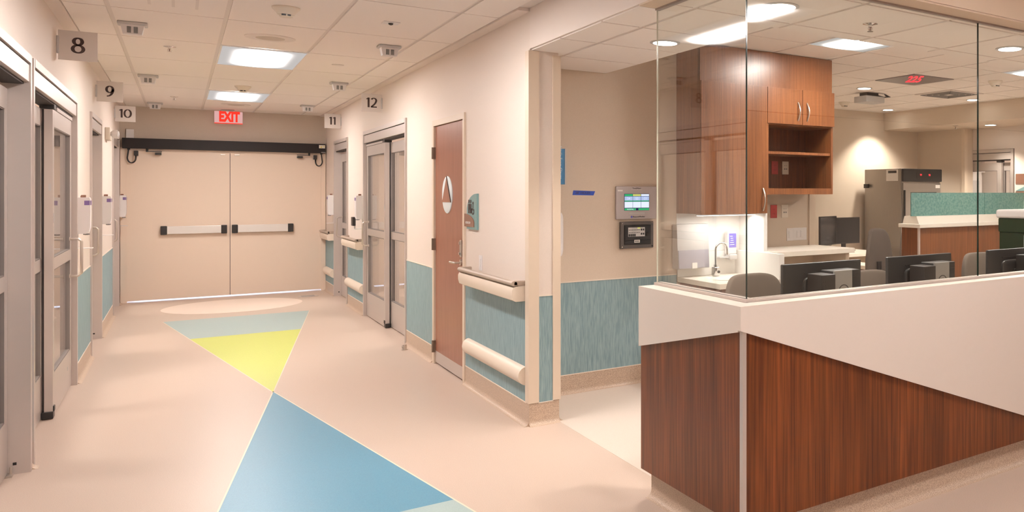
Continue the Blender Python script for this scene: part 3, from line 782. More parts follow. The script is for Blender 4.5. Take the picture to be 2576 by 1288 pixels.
def speaker(x, y, label):
    t = T('ceiling_speaker', label, 'speaker', (x, y, H), group='round ceiling speakers')
    g = G().lathe([(.165, 0), (.165, .003), (.155, .006)], (x, y, H), 'z', 40, -1); t.add('trim_ring', g, M['tee'])
    g = G().lathe([(.095, .006), (.093, .0075)], (x, y, H), 'z', 32, -1); t.add('grille', g, M['ceil2'])
M['ceil2'] = mat('speaker_mesh', (.60, .52, .45), .7)
speaker(.546, 7.516, 'flush round speaker between smoke detector and light panel')
speaker(.597, 13.55, 'flush round speaker above the EXIT sign')
def sprinkler(x, y, z, label):
    t = T('fire_sprinkler', label, 'sprinkler', (x, y, z), group='chrome fire sprinklers')
    g = G().lathe([(.042, 0), (.042, .003), (.020, .008), (.012, .010)], (x, y, z), 'z', 24, -1); t.add('escutcheon', g, M['chrome'])
    g = G().cyl((x, y, z-.008), (x, y, z-.020), .010, n=14).tube([(x-.009, y, z-.018), (x-.014, y, z-.030), (x-.003, y, z-.042)], .003, 8).tube([(x+.009, y, z-.018), (x+.014, y, z-.030), (x+.003, y, z-.042)], .003, 8)
    g.lathe([(.017, .042), (.017, .044)], (x, y, z), 'z', 16, -1); h = t.add('frame_arms', g, M['chrome'])
    g = G().cyl((x, y, z-.020), (x, y, z-.041), .003, n=8); t.add('bulb', g, M['signbrown'], h)
sprinkler(-.067, 8.487, H, 'chrome sprinkler on the corridor ceiling near sign 8')
sprinkler(-.059, 12.90, H, 'chrome sprinkler on the corridor ceiling near sign 10')
sprinkler(2.984, 3.277, zs, 'chrome sprinkler in the low ceiling seen through the desk glass')
sprinkler(8.55, 7.60, 2.483, 'chrome sprinkler in the lower ceiling beyond the bulkhead')
sn = T('motion_sensor', 'small square sensor plate on the ceiling before the restroom door', 'sensor', (1.162, 6.311, H))
g = G().box(1.11, 1.215, 6.26, 6.365, H-.005, H, .002); sn.add('plate', g, M['plast'])
g = G().lathe([(.016, .005), (.014, .014), (.006, .018)], (1.162, 6.311, H), 'z', 18, -1); sn.add('sensor_eye', g, M['black'])
g = G().lathe([(.05, 0), (.05, .004), (.044, .006)], (1.158, 8.711, H), 'z', 28, -1); solo('ceiling_cover_plate', 'small plain round cover on the ceiling near sign 12', 'cover plate', g, M['tee'], (1.158, 8.711, H))
v = T('air_slot_diffuser', 'slotted air diffuser in the near corridor ceiling', 'air vent', (-.06, 6.2, H))
g = G().box(-.345, .23, 5.70, 6.80, H-.003, H-.0006); v.add('face_panel', g, M['ceil'])
g = G()
for x in (-.152, -.034, .085): g.box(x-.008, x+.008, 5.8, 6.64, H-.0045, H-.003)
v.add('slot', g, M['tee'])
# display panel in the nurse station ceiling
dp = T('ceiling_display', 'dark square ceiling panel with red glowing digits 225', 'display', (6.1, 6.0, H))
g = G().box(5.81, 6.40, 5.71, 6.30, H-.006, H); f = dp.add('panel', g, M['dispdark']) if 'dispdark' in M else None
if f is None:
    M['dispdark'] = mat('display_face', (.17, .15, .15), .3); g = G().box(5.81, 6.40, 5.71, 6.30, H-.006, H); f = dp.add('panel', g, M['dispdark'])
g = G().text('225', .62, (6.06, 5.96, H-.0085), (.78, -.63, 0), (-.63, -.78, 0), .001, .014, True, .17)
dp.add('digits', g, M['ledred'], f)
av = T('ceiling_air_vent', 'square air vent in the nurse station ceiling beside the display panel', 'air vent', (7.33, 6.62, H))
g = G().box(7.03, 7.62, 6.32, 6.91, H-.008, H-.001, .002); av.add('frame', g, M['tee'])
g = G()
for k in range(4):
    e = .05+k*.055; g.box(7.03+e, 7.62-e, 6.32+e, 6.33+e, H-.016, H-.008).box(7.03+e, 7.62-e, 6.90-e, 6.91-e, H-.016, H-.008).box(7.03+e, 7.04+e, 6.32+e, 6.91-e, H-.016, H-.008).box(7.61-e, 7.62-e, 6.32+e, 6.91-e, H-.016, H-.008)
av.add('louver', g, M['grey'])
cb = T('ceiling_access_point', 'grey wall-less box with loose cables fixed under the ceiling', 'access point', (6.53, 7.18, H))
cb.o['label'] = 'grey box with loose cables fixed under the nurse station ceiling'
g = G().box(6.36, 6.66, 7.05, 7.28, H-.12, H-.045, .008); cb.add('case', g, M['lgrey'])
g = G().box(6.42, 6.60, 7.1, 7.24, H-.045, H-.001); cb.add('bracket', g, M['dgrey'])
g = G()
for k in range(4): g.tube([(6.60, 7.10+k*.02, H-.03), (6.68, 7.08+k*.02, H-.045), (6.74+.02*k, 7.1, H-.03), (6.72, 7.12, H-.004)], .006, 8)
cb.add('cable', g, M['dgrey'])

# ---------------------------------------------------------------- reception desk
DX, DY = 1.792, 2.757
dk = T('reception_desk', 'tall wood and white reception desk with slanting white fascia', 'reception desk', (DX, DY, 0))
XE = 6.6; sl = .36
zf = lambda x: max(.146, .97-sl*(x-DX))
g = G().prism([(DY+.02, .9628), (DY+.02, 1.07), (3.692, 1.07), (3.692, .769)], 'x', DX, DX+.022); dk.add('fascia', g, M['white'])
xk = DX+(.97-.146)/sl
g = G().prism([(DX, .97), (xk, .146), (XE, .146), (XE, 1.07), (DX, 1.07)], 'y', DY, DY+.02); dk.add('fascia', g, M['white'])
g = G().prism([(DX+.022, DY+.02), (XE, DY+.02), (XE, 2.935), (1.965, 2.935), (1.965, 3.692), (DX+.022, 3.692)], 'z', 1.05, 1.07); dk.add('cap', g, M['white'])
g = G().box(DX+.022, DX+.046, DY+.03, 3.71, .146, 1.045); dk.add('wood_panel', g, M['wood'])
g = G().box(DX+.035, XE, DY+.0205, DY+.044, .146, 1.045); dk.add('wood_panel', g, M['wood'])
g = G().box(DX+.014, DX+.034, DY+.006, DY+.030, .146, .985, .002); dk.add('corner_strip', g, M['alu'])
g = G().box(DX+.045, 1.96, 3.66, 3.712, .146, 1.05); dk.add('end_panel', g, M['guard'])
g = G(); cove(g, 'x', DX+.075, -1, DY+.06, 3.69); cove(g, 'y', DY+.065, -1, DX+.065, XE); cove(g, 'y', 3.68, 1, DX+.068, 1.95)
dk.add('cove_base', g, M['base'])
g = G().box(DX+.075, 1.93, DY+.066, 3.65, 0, 1.045).box(1.93, XE, DY+.066, 2.895, 0, 1.045); dk.add('core', g, M['guard'])
g = G().box(1.93, XE, 2.90, 3.62, .70, .74, .004); dk.add('worktop', g, M['counter'])
for x in (1.96, 3.05, 3.95, 5.2, 6.5):
    g = G().box(x, x+.03, 2.92, 3.55, 0, .70); dk.add('support_panel', g, M['wood'])
g = G().box(1.878, 1.925, 2.845, 3.694, 1.0705, 1.083).box(1.925, XE, 2.845, 2.89, 1.0705, 1.083, .002); dk.add('glass_channel', g, M['alu'])
def pane(label, x0, x1, y0, y1, ends):
    t = T('glass_screen', label, 'glass screen', ((x0+x1)/2, (y0+y1)/2, 1.083), group='frameless glass screens on the reception desk')
    g = G().box(x0, x1, y0, y1, 1.083, ZT-.001)
    o = t.add('pane', g, [M['glassclear'], M['glassedge'], M['glassedgel']])
    for p in o.data.polygons:
        n = p.normal
        if abs(n.z) > .5: p.material_index = 1
        elif x1-x0 > y1-y0 and abs(n.x) > .5: p.material_index = 1
        elif x1-x0 < y1-y0 and abs(n.y) > .5: p.material_index = 2 if n.y > 0 else 1
    if x1-x0 > y1-y0: g = G().box(x0, x1, y0-.008, y1+.008, ZT-.010, ZT-.001)
    else: g = G().box(x0-.008, x1+.008, y0+.006, y1, ZT-.010, ZT-.001)
    t.add('head_channel', g, M['alud'])
pane('glass screen on the short side of the desk', 1.893, 1.901, 2.872, 3.694, 0)
pane('glass screen along the desk front, from the corner to the first joint', 1.893, 3.402, 2.860, 2.868, 0)
pane('glass screen along the desk front, beyond the first joint', 3.406, 5.0, 2.860, 2.868, 0)
pane('glass screen along the desk front, farthest from the desk corner', 5.004, 6.59, 2.860, 2.868, 0)

# ---------------------------------------------------------------- monitors, computers
def monitor(x0, y, w, zt, label, proto={}):
    key = 'm'
    if key not in proto:
        t = T('monitor', label, 'monitor', (0, 0, 0), group='black monitors on the reception worktop', local=True)
        hh = .325
        g = G().box(-w/2, w/2, -.012, .012, .105, .105+hh, .006); t.add('back_shell', g, M['dgrey'])
        g = G().box(-w/2+.012, w/2-.012, .012, .0135, .120, .105+hh-.012); t.add('screen', g, M['screenoff'])
        g = G().box(-.13, .15, -.0155, -.012, .375, .379); t.add('vent_slot', g, M['black'])
        g = G().sup((0, -.012, .26), (.14, .018, .10), .3, .3); t.add('rear_bulge', g, M['dgrey'])
        g = G().box(-.03, .03, -.036, -.012, .01, .30, .005); t.add('stand_column', g, M['black'])
        g = G().box(-.11, .11, -.040, .12, .002, .012, .004); t.add('stand_foot', g, M['black'])
        proto[key] = t.o; t.o.location = (x0+w/2, y, .74)
    else: copy_tree(proto[key], None, (x0+w/2, y, .74), 0, label)
monitor(2.400, 3.31, .535, 1.175, 'black monitor seen from behind, first along the desk front')
monitor(3.140, 3.31, .535, 1.175, 'black monitor seen from behind, second along the desk front')
monitor(4.022, 3.31, .535, 1.175, 'black monitor seen from behind, beyond the glass joint')
def computer(x, y, label, proto=[None]):
    if proto[0] is None:
        t = T('desktop_computer', label, 'computer', (0, 0, 0), group='silver fronted computers on the reception worktop', local=True)
        g = G().box(0, .185, 0, .10, 0, .392, .004); b = t.add('case', g, M['dgrey'])
        g = G().box(0, .122, -.014, 0, .0, .395, .003); f = t.add('front_panel', g, M['grey2'])
        g = G().ribbon([(.034*math.cos(2*PI*k/28), .034*math.sin(2*PI*k/28)) for k in range(28)], lambda a, b: .005, (.062, -.0145, .285), Vector((1, 0, 0)), Vector((0, 0, 1)), .001, True)
        g.text('DELL', .024, (.062, -.0148, .285), (1, 0, 0), (0, 0, 1), .0006, .0006); t.add('emblem', g, M['dgrey'], f)
        g = G()
        for k in range(18): g.box(.130, .180, -.002, 0, .06+k*.018, .068+k*.018)
        t.add('vent_mesh', g, M['black'], b)
        proto[0] = t.o; t.o.location = (x, y, .741)
    else: copy_tree(proto[0], None, (x, y, .741), 0, label)
M['grey2'] = mat('silver_panel', (.30, .285, .27), .38, metal=.4)
computer(2.622, 3.165, 'computer with silver front before the first monitor')
computer(3.372, 3.165, 'computer with silver front before the second monitor')
computer(4.26, 3.165, 'computer with silver front before the monitor beyond the glass joint')
def dock(x, y, label, proto=[None]):
    if proto[0] is None:
        t = T('computer_power_box', label, 'computer box', (0, 0, 0), group='slim black boxes beside the computers', local=True)
        g = G().box(0, .092, 0, .12, 0, .380, .004); t.add('case', g, M['black'])
        g = G()
        for k in range(2):
            for j in range(16): g.box(.008+k*.016, .014+k*.016, -.0015, 0, .04+j*.02, .05+j*.02)
        t.add('vent_hole', g, M['dgrey'])
        proto[0] = t.o; t.o.location = (x, y, .741)
    else: copy_tree(proto[0], None, (x, y, .741), 0, label)
dock(2.524, 3.135, 'slim black box beside the first silver fronted computer')
dock(3.270, 3.135, 'slim black box beside the second silver fronted computer')

# ---------------------------------------------------------------- chairs
def chair(x, y, rz, bw, bh, ztop, label, taper=.12):
    """task chair; the back pad faces local -y"""
    t = T('task_chair', label, 'chair', (x, y, 0), group='grey fabric task chairs', local=True)
    t.o.rotation_euler = (0, 0, rz)
    zc = ztop-bh/2
    def f(q):
        k = 1-taper*max(0, q.z/(bh/2))-.05*max(0, -q.z/(bh/2))
        return (q.x*k, q.y-.10*(q.x/(bw/2))**2*.55+.03*(q.z/bh)**2, q.z)
    g = G().sup((0, -.20, zc), (bw/2, .035, bh/2), .42, .5, 40, 22, f); t.add('backrest', g, M['fabric'], smooth=80)
    g = G().sup((0, .03, .47), (.25, .24, .045), .5, .45, 36, 14); t.add('seat', g, M['fabric'], smooth=80)
    g = G().tube([(0, -.06, .41), (0, -.22, .43), (0, -.265, .52), (0, -.25, zc)], [.022, .022, .022, .026], 10).box(-.09, .09, -.10, .10, .40, .43, .01); t.add('back_support', g, M['black'])
    g = G().cyl((0, 0, .12), (0, 0, .41), .026, n=18).cyl((0, 0, .09), (0, 0, .16), .04, n=18); t.add('gas_column', g, M['black'])
    for k in range(5):
        a = 2*PI*k/5+.3; c, s_ = math.cos(a), math.sin(a)
        g = G().tube([(c*.03, s_*.03, .115), (c*.16, s_*.16, .105), (c*.29, s_*.29, .075)], [.026, .021, .016], 10); l = t.add('leg', g, M['black'])
        g = G().cyl((c*.29-s_*.016, s_*.29+c*.016, .028), (c*.29+s_*.016, s_*.29-c*.016, .028), .027, n=16).cyl((c*.29, s_*.29, .03), (c*.29, s_*.29, .075), .007, n=8); t.add('caster', g, M['black'], l)
    for s_ in (-1, 1):
        g = G().tube([(s_*.20, 0, .42), (s_*.29, .0, .44), (s_*.30, .0, .62), (s_*.29, .0, .635)], .014, 8).box(s_*.29-.035, s_*.29+.035, -.13, .12, .635, .665, .012); t.add('armrest', g, M['black'])
    return t
chair(2.60, 4.12, 0.05, .43, .52, 1.062, 'grey chair at the desk corner, nearest the sink counter', .10)
chair(3.50, 4.05, -.1, .40, .50, 1.035, 'grey chair half hidden behind the first silver computer', .12)
chair(4.60, 4.05, -.1, .42, .52, 1.098, 'grey chair behind the glass joint, beside the second monitor', .10)
chair(5.09, 5.74, .1, .36, .62, 1.20, 'high-backed grey chair before the far desk with two monitors', .30)
chair(6.70, 6.87, .0, .40, .52, 1.095, 'grey chair between the steel cabinet and the second wood counter', .12)

# ---------------------------------------------------------------- alcove wall: alarm panels, tape, gloves
ga = T('gas_alarm_panel', 'light grey medical gas alarm panel with lit colour screen', 'alarm panel', (2.866, YB, 1.32))
y = YB-.022
g = G().box(2.690, 3.042, y, YB, 1.325, 1.588, .006); ga.add('case', g, M['panelgrey'])
g = G().box(2.758, 2.975, y-.002, y, 1.394, 1.528); s_ = ga.add('screen', g, M['scr_dark'])
g = G(); gp = G(); gg = G(); gy = G()
for k in range(3):
    xa = 2.761+k*.0715
    g.box(xa, xa+.0685, y-.003, y-.002, 1.474, 1.507); gp.box(xa, xa+.0685, y-.003, y-.002, 1.416, 1.464)
    gg.box(xa, xa+.0685, y-.003, y-.002, 1.467, 1.473)
    if k == 0: gg.box(xa, xa+.0685, y-.003, y-.002, 1.510, 1.525)
    elif k == 1: gy.box(xa, xa+.0685, y-.003, y-.002, 1.510, 1.525)
    else: gp.box(xa, xa+.0685, y-.003, y-.002, 1.510, 1.525)
gg.box(2.761, 2.858, y-.003, y-.002, 1.396, 1.411).box(2.880, 2.974, y-.003, y-.002, 1.396, 1.411)
ga.add('screen_tile', g, M['scr_blue'], s_); ga.add('screen_tile', gp, M['scr_pale'], s_); ga.add('screen_tile', gg, M['scr_green'], s_); ga.add('screen_tile', gy, M['scr_yel'], s_)
g = G().text('NORMAL', .014, (2.81, y-.0035, 1.4035), (1, 0, 0), (0, 0, 1), .0003)
for k, tx in enumerate(('54', '52', '-21')): g.text(tx, .026, (2.795+k*.0715, y-.0035, 1.489), (1, 0, 0), (0, 0, 1), .0003)
ga.add('screen_text', g, M['scr_pale'], s_)
g = G().text('TotalAlert', .018, (2.866, y-.001, 1.572), (1, 0, 0), (0, 0, 1), .0006).text('BeaconMed\u00e6s', .018, (2.885, y-.001, 1.343), (1, 0, 0), (0, 0, 1), .0006)
ga.add('case_lettering', g, M['dgrey'])
g = G().lathe([(.009, 0), (.009, .001)], (2.822, y, 1.343), 'y', 18, -1); ga.add('maker_emblem', g, M['violet'])
g = G().box(2.80, 2.935, y-.002, y, 1.362, 1.380, .001); ga.add('button_strip', g, M['lgrey'])
g = G().box(2.703, 2.745, y-.001, y, 1.548, 1.560).box(2.820, 2.912, y-.001, y, 1.562, 1.564); ga.add('barcode_label', g, M['label'])
pa = T('pump_alarm_panel', 'dark framed alarm panel with keypad below the grey gas alarm', 'alarm panel', (2.866, YB, 1.087))
y = YB-.03
g = G().box(2.724, 3.012, y, YB, 1.09, 1.305, .006)
pa.add('bezel', g, M['darkframe'])
g = G().box(2.752, 2.986, y-.001, y+.001, 1.118, 1.278); rc = pa.add('recess', g, M['black'])
g = G().box(2.758, 2.98, y-.006, y-.001, 1.155, 1.275, .002).box(2.758, 2.98, y-.006, y-.001, 1.128, 1.152, .002); pa.add('face_plate', g, M['dgrey'])
g = G().box(2.785, 2.93, y-.008, y-.006, 1.185, 1.258); kp = pa.add('keypad', g, M['lgrey'])
g = G()
for r in range(2):
    for c in range(7): g.box(2.790+c*.014, 2.799+c*.014, y-.009, y-.008, 1.236-r*.022, 1.241-r*.022)
for c in range(4): g.box(2.788+c*.016, 2.801+c*.016, y-.009, y-.008, 1.187, 1.206)
for r in range(2):
    for c in range(2): g.box(2.894+c*.018, 2.906+c*.018, y-.009, y-.008, 1.232-r*.034, 1.247-r*.034)
pa.add('key', g, M['dgrey'], kp)
g = G().box(2.867, 2.876, y-.0095, y-.008, 1.250, 1.256).box(2.880, 2.889, y-.0095, y-.008, 1.250, 1.256); pa.add('indicator_lamp', g, M['led_yel'])
g = G().lathe([(.014, 0), (.014, .004)], (2.955, y-.006, 1.203), 'y', 20, -1); pa.add('buzzer', g, M['black'])
g = G().box(2.838, 2.886, y-.008, y-.006, 1.135, 1.158); pa.add('barcode_label', g, M['label'])
g = G()
for k in range(7): g.box(2.843+k*.0055, 2.846+k*.0055, y-.0085, y-.008, 1.140, 1.153)
pa.add('barcode', g, M['black'])
g = G()
for x in (2.738, 2.998):
    for z in (1.104, 1.291): g.lathe([(.005, 0), (.005, .002)], (x, y, z), 'y', 12, -1)
pa.add('screw', g, M['chrome'])
tp = T('masking_tape', 'strip of blue tape with handwriting stuck on the alcove wall', 'tape', (2.43, YB, 1.52))
g = G().prism([(2.343, 1.519), (2.512, 1.516), (2.525, 1.549), (2.350, 1.555)], 'y', YB-.001, YB); tp.add('strip', g, M['tape'])
g = G().text('28" HOLES', .026, (2.425, YB-.0014, 1.535), (1, -.0, -.02), (.02, 0, 1), .0003); tp.add('handwriting', g, M['ink'])
gb = T('glove_box_holder', 'blue glove box on the alcove wall beside the corner post', 'glove box', (2.15, YB, 1.6))
g = G().box(2.03, 2.262, YB-.075, YB, 1.60, 1.868, .003); gb.add('box', g, M['glovebox'])
g = G().text('Nitrile Exam Gloves', .030, (2.222, YB-.0755, 1.765), (0, 0, -1), (1, 0, 0), .0004); gb.add('lettering', g, M['pale'])
g = G().box(2.255, 2.264, YB-.078, YB-.074, 1.598, 1.870); gb.add('clear_edge', g, M['lgrey'])
g = G().lathe([(.012, 0), (.012, .001)], (2.19, YB-.075, 1.845), 'y', 18, -1); gb.add('mark', g, M['yellow'])
g = G().sup((2.13, YB-.06, 1.225), (.105, .06, .175), .3, .3, 32, 16); solo('towel_bin', 'white rounded dispenser below the blue glove box, mostly hidden', 'dispenser', g, M['plast'], (2.13, YB-.06, 1.05))

# ---------------------------------------------------------------- sink counter and cabinets
KX0, KX1 = 3.236, 3.81
sc = T('sink_counter', 'white sink counter with side splash in the nurse station', 'counter', (3.5, 5.6, .80))
g = G().box(KX0, KX1, 5.268, YB-.015, .790, .832, .003); sc.add('worktop', g, M['counter'])
g = G().box(KX0, KX1, YB-.024, YB-.010, .832, 1.035, .002); sc.add('backsplash', g, M['splash'])
g = G().box(KX1-.012, KX1+.04, 5.268, YB-.010, .790, 1.035, .002); sc.add('side_splash', g, M['splash'])
g = G().lathe([(.16, 0), (.17, .002), (.155, .003), (.13, .001)], (3.52, 5.58, .832), 'z', 32); sc.add('sink_rim', g, M['counter'])
bc = T('base_cabinet', 'dark wood base cabinet under the sink counter', 'cabinet', (3.5, 5.6, 0))
g = G().box(KX0+.03, KX1+.03, 5.33, YB, .10, .79); bc.add('body', g, M['wood'])
for a, b in ((KX0+.033, 3.53), (3.535, KX1+.027)):
    g = G().box(a, b, 5.312, 5.33, .11, .785, .002); d = bc.add('door', g, M['wood'])
    xh = b-.04 if a < 3.4 else a+.04
    g = G().tube([(xh, 5.312, .62), (xh, 5.285, .635), (xh, 5.285, .725), (xh, 5.312, .74)], .005, 8); bc.add('handle', g, M['nickel'], d)
g = G().box(KX0+.05, KX1+.01, 5.38, YB, 0, .10); bc.add('plinth', g, M['base'])
# upper cabinets
uc = T('wall_cabinet', 'tall reddish wood wall cabinet reaching the ceiling, with open shelves', 'cabinet', (3.9, YB, 1.36))
YF = 5.571
UX0, UX1, UX2 = 3.236, 3.89, 4.614
g = G().box(UX0, UX0+.02, YF, YB, 1.365, H-.004).box(UX1-.03, UX1-.01, YF, YB, 1.365, 2.44).box(UX0+.02, UX1-.03, YF+.003, YB, 1.365, 1.385).box(UX0+.02, UX1-.03, YB-.012, YB, 1.385, 2.44)
g.box(UX1-.01, UX1+.014, YF, YB, 1.522, 2.44).box(UX2-.022, UX2, YF, YB, 1.522, 2.44).box(UX1+.014, UX2-.022, YF, YB, 2.118, 2.138).box(UX1+.014, UX2-.022, YF, YB, 1.522, 1.575)
uc.add('carcass', g, M['woodup'])
g = G().box(UX0, UX2, YF+.012, YF+.03, 2.44, H-.004).box(UX2-.018, UX2, YF+.03, YB, 2.44, H-.004); uc.add('filler_panel', g, M['woodup'])
g = G().box(UX1+.014, UX2-.022, YB-.012, YB, 1.575, 2.118); uc.add('back_panel', g, M['shelfback'] if 'shelfback' in M else M['wood'])
g = G().box(UX1+.014, UX2-.022, YF+.01, YB-.012, 1.870, 1.892); uc.add('shelf', g, M['woodup'])
def udoor(a, b, z0, z1, hx, hz0, hz1):
    g = G().box(a, b, YF-.019, YF, z0, z1, .0015); d = uc.add('door', g, M['woodup'])
    p = [(hx, YF-.019, hz0)]+[(hx, YF-.019-.032*math.sin(PI*k/10), hz0+(hz1-hz0)*k/10) for k in range(1, 10)]+[(hx, YF-.019, hz1)]
    g = G().tube(p, .006, 10); uc.add('handle', g, M['nickel'], d)
udoor(UX0+.002, UX1-.012, 1.362, 2.437, UX1-.055, 1.385, 1.575)
udoor(UX1-.008, 4.252, 2.130, 2.437, 4.205, 2.165, 2.325)
udoor(4.256, UX2+.004, 2.130, 2.437, 4.305, 2.165, 2.325)
ul = T('undercabinet_light', 'slim bright light strip under the wall cabinet', 'light', (3.55, 5.8, 1.35))
g = G().box(3.28, 3.84, 5.66, 5.72, 1.350, 1.362, .003); ul.add('housing', g, M['plast'])
g = G().box(3.29, 3.83, 5.665, 5.715, 1.346, 1.350); ul.add('lens', g, M['ucl'])
g = G().box(UX1-.036, UX1, YF, YB, 1.036, 1.362); solo('alcove_side_panel', 'pale upright panel closing the sink niche under the cabinet', 'panel', g, M['splash'], (UX1-.018, 5.77, 1.036))
g = G().box(KX0+.0, UX1-.036, YB-.006, YB, 1.036, 1.362); solo('niche_back_panel', 'white wall panel behind the faucet under the cabinet', 'panel', g, M['splash'], (3.55, YB-.003, 1.036))
td = T('paper_towel_dispenser', 'white paper towel dispenser toned grey as shading, beside the soap dispenser', 'dispenser', (3.33, YB, .905))
def thx(x0, x1, ya, yb, y2, z0, z1): return G().hexa([(x0, ya, z0), (x1, ya, z0), (x1, y2, z0), (x0, y2, z0), (x0, yb, z1), (x1, yb, z1), (x1, y2, z1), (x0, y2, z1)])
td.add('cover', thx(3.185, 3.480, YB-.125, YB-.10, YB-.027, .905, 1.275), M['dispshade'])
td.add('front_band', thx(3.190, 3.475, YB-.132, YB-.122, YB-.115, .912, 1.06), M['lilac'])
g = G().box(3.31, 3.36, YB-.136, YB-.128, .906, .955, .006); td.add('paper_opening', g, M['label'])
sd = T('soap_dispenser', 'white soap dispenser with purple front label above the sink', 'dispenser', (3.73, YB, .96))
g = G().box(3.685, 3.775, YB-.095, YB-.027, 1.0, 1.205, .014, 3); sd.add('housing', g, M['plast'])
g = G().box(3.69, 3.77, YB-.115, YB-.032, .955, 1.005, .012, 3).box(3.60, 3.70, YB-.10, YB-.032, .972, .985, .004); sd.add('push_bar', g, M['lgrey'])
g = G().box(3.694, 3.766, YB-.097, YB-.094, 1.062, 1.185, .001); lb = sd.add('front_label', g, M['violet'])
g = G()
for k in range(5): g.box(3.702+(.006 if k in (2, 3) else 0), 3.745-.004*k, YB-.0985, YB-.097, 1.085+k*.018, 1.090+k*.018)
sd.add('label_print', g, M['pale'], lb)
fa = T('faucet', 'chrome gooseneck faucet standing on the sink counter', 'faucet', (3.52, 5.80, .832))
g = G().box(3.494, 3.546, 5.77, 5.83, .833, .912, .010, 3).cyl((3.52, 5.80, .912), (3.52, 5.80, .93), .016); fa.add('body', g, M['chrome'])
p = [(3.52, 5.80, .93), (3.52, 5.80, 1.06)]+[(3.52+.05-.05*math.cos(PI*k/12), 5.80-.02*k/12*1.0, 1.06+.05*math.sin(PI*k/12)) for k in range(1, 13)]+[(3.623, 5.78, 1.025)]
g = G().tube(p, .0095, 14).cyl((3.622, 5.78, 1.03), (3.624, 5.78, 1.012), .0125); fa.add('spout', g, M['chrome'])
g = G().lathe([(.012, 0), (.012, .004)], (3.532, 5.770, .87), 'y', 16, -1); fa.add('sensor_eye', g, M['black'])

# counter to the right of the sink
wc = T('standing_counter', 'pale counter along the wall under the outlets, right of the sink', 'counter', (4.28, 5.6, 1.0))
g = G().box(3.855, 4.705, 5.37, YB-.01, 1.00, 1.042, .003); wc.add('worktop', g, M['counter'])
g = G().box(4.64, 4.68, 5.42, YB-.05, 0, 1.0); wc.add('end_panel', g, M['guard'])
g = G().box(3.86, 4.64, YB-.06, YB-.02, .86, 1.0); wc.add('apron', g, M['guard'])
def outlet(label, x, z, m, name, body):
    t = T(name, label, 'outlet', (x, YB, z), group=None)
    g = G().box(x-.036, x+.036, YB-.006, YB, z-.060, z+.060, .002); p = t.add('plate', g, m)
    g = G()
    if body == 'power':
        for dz in (-.02, .02): g.box(x-.010, x-.007, YB-.0068, YB-.006, z+dz-.005, z+dz+.005).box(x+.007, x+.010, YB-.0068, YB-.006, z+dz-.005, z+dz+.005)
    else:
        for dx in (-.011, .011): g.box(x+dx-.007, x+dx+.007, YB-.0075, YB-.006, z-.016, z-.004).box(x+dx-.006, x+dx+.006, YB-.0068, YB-.006, z+.020, z+.023)
    t.add('socket', g, M['dark'] if body == 'power' else M['grey'], p)
def outlet_at(label, x, y, z, m, name, body):
    global YB
    keep = YB; YB = y; outlet(label, x, z, m, name, body); YB = keep
outlet('red power outlet on the wall above the pale counter', 4.232, 1.365, M['red'], 'power_outlet', 'power')
outlet('cream data outlet beside the red outlet above the counter', 4.358, 1.365, M['ivory'], 'data_outlet', 'data')
outlet_at('red power outlet inside the open cabinet shelf', 4.235, YB-.012, 1.765, M['red'], 'power_outlet', 'power')
outlet_at('cream data outlet inside the open cabinet shelf', 4.355, YB-.012, 1.765, M['ivory'], 'data_outlet', 'data')
switch_plate('white single switch above the pale counter', (4.415, YB, 1.148), 1, 'y')
switch_plate('white double switch above the pale counter', (4.531, YB, 1.150), 2, 'y')

# ---------------------------------------------------------------- far desk, monitors, steel cabinet
fd = T('far_desk', 'pale desk along the far wall carrying two monitors', 'desk', (6.2, 8.2, 0))
g = G().box(4.9, 7.40, 7.80, FAR-.01, .70, .74, .003); fd.add('worktop', g, M['counter'])
g = G().box(4.95, 4.98, 7.9, FAR-.02, 0, .70).box(7.25, 7.28, 7.9, FAR-.02, 0, .70); fd.add('leg_panel', g, M['guard'])
g = G().box(5.2, 7.2, 8.55, 8.6, .25, .70); fd.add('modesty_panel', g, M['dgrey'])
def fmon(x0, x1, y, z0, z1, rz, label):
    w = x1-x0; t = T('desk_monitor', label, 'monitor', ((x0+x1)/2, y, .74), local=True, group='black monitors on the far desk')
    t.o.rotation_euler = (0, 0, rz)
    g = G().box(-w/2, w/2, -.012, .014, z0-.74, z1-.74, .005); t.add('bezel', g, M['black'])
    g = G().box(-w/2+.012, w/2-.012, -.0135, -.012, z0-.74+.016, z1-.74-.012); t.add('screen', g, M['screenoff'])
    g = G().box(-.035, .035, .015, .04, .01, .30, .005); t.add('stand_column', g, M['black'])
    g = G().box(-.12, .12, -.09, .10, .001, .012, .004); t.add('stand_foot', g, M['black'])
fmon(6.41, 6.84, 8.10, .845, 1.225, .35, 'angled black monitor at the wall edge on the far desk')
fmon(6.84, 7.37, 8.32, .835, 1.195, 0, 'black monitor facing forward on the far desk')
g = G()
for k in range(4): g.tube([(6.9+.06*k, 8.45, .88), (6.8+.05*k, 8.4, .80+.01*k), (6.75, 8.36, .75)], .005, 8)
solo('monitor_cables', 'loose black cables hanging behind the two far monitors', 'cables', g, M['black'], (6.9, 8.4, .745))
lp = T('label_printer', 'small white device with blue screen on the far desk edge', 'device', (7.29, 7.95, .74))
g = G().box(7.23, 7.35, 7.88, 8.0, .74, .85, .01).box(7.245, 7.335, 7.93, 7.98, .85, .905, .006); lp.add('case', g, M['plast'])
g = G().box(7.25, 7.33, 7.928, 7.930, .858, .898); lp.add('screen', g, M['violet'])
g = G()
for r in range(2):
    for c in range(3): g.box(7.25+c*.028, 7.268+c*.028, 7.877, 7.88, .77+r*.03, .788+r*.03)
lp.add('button', g, M['grey'])

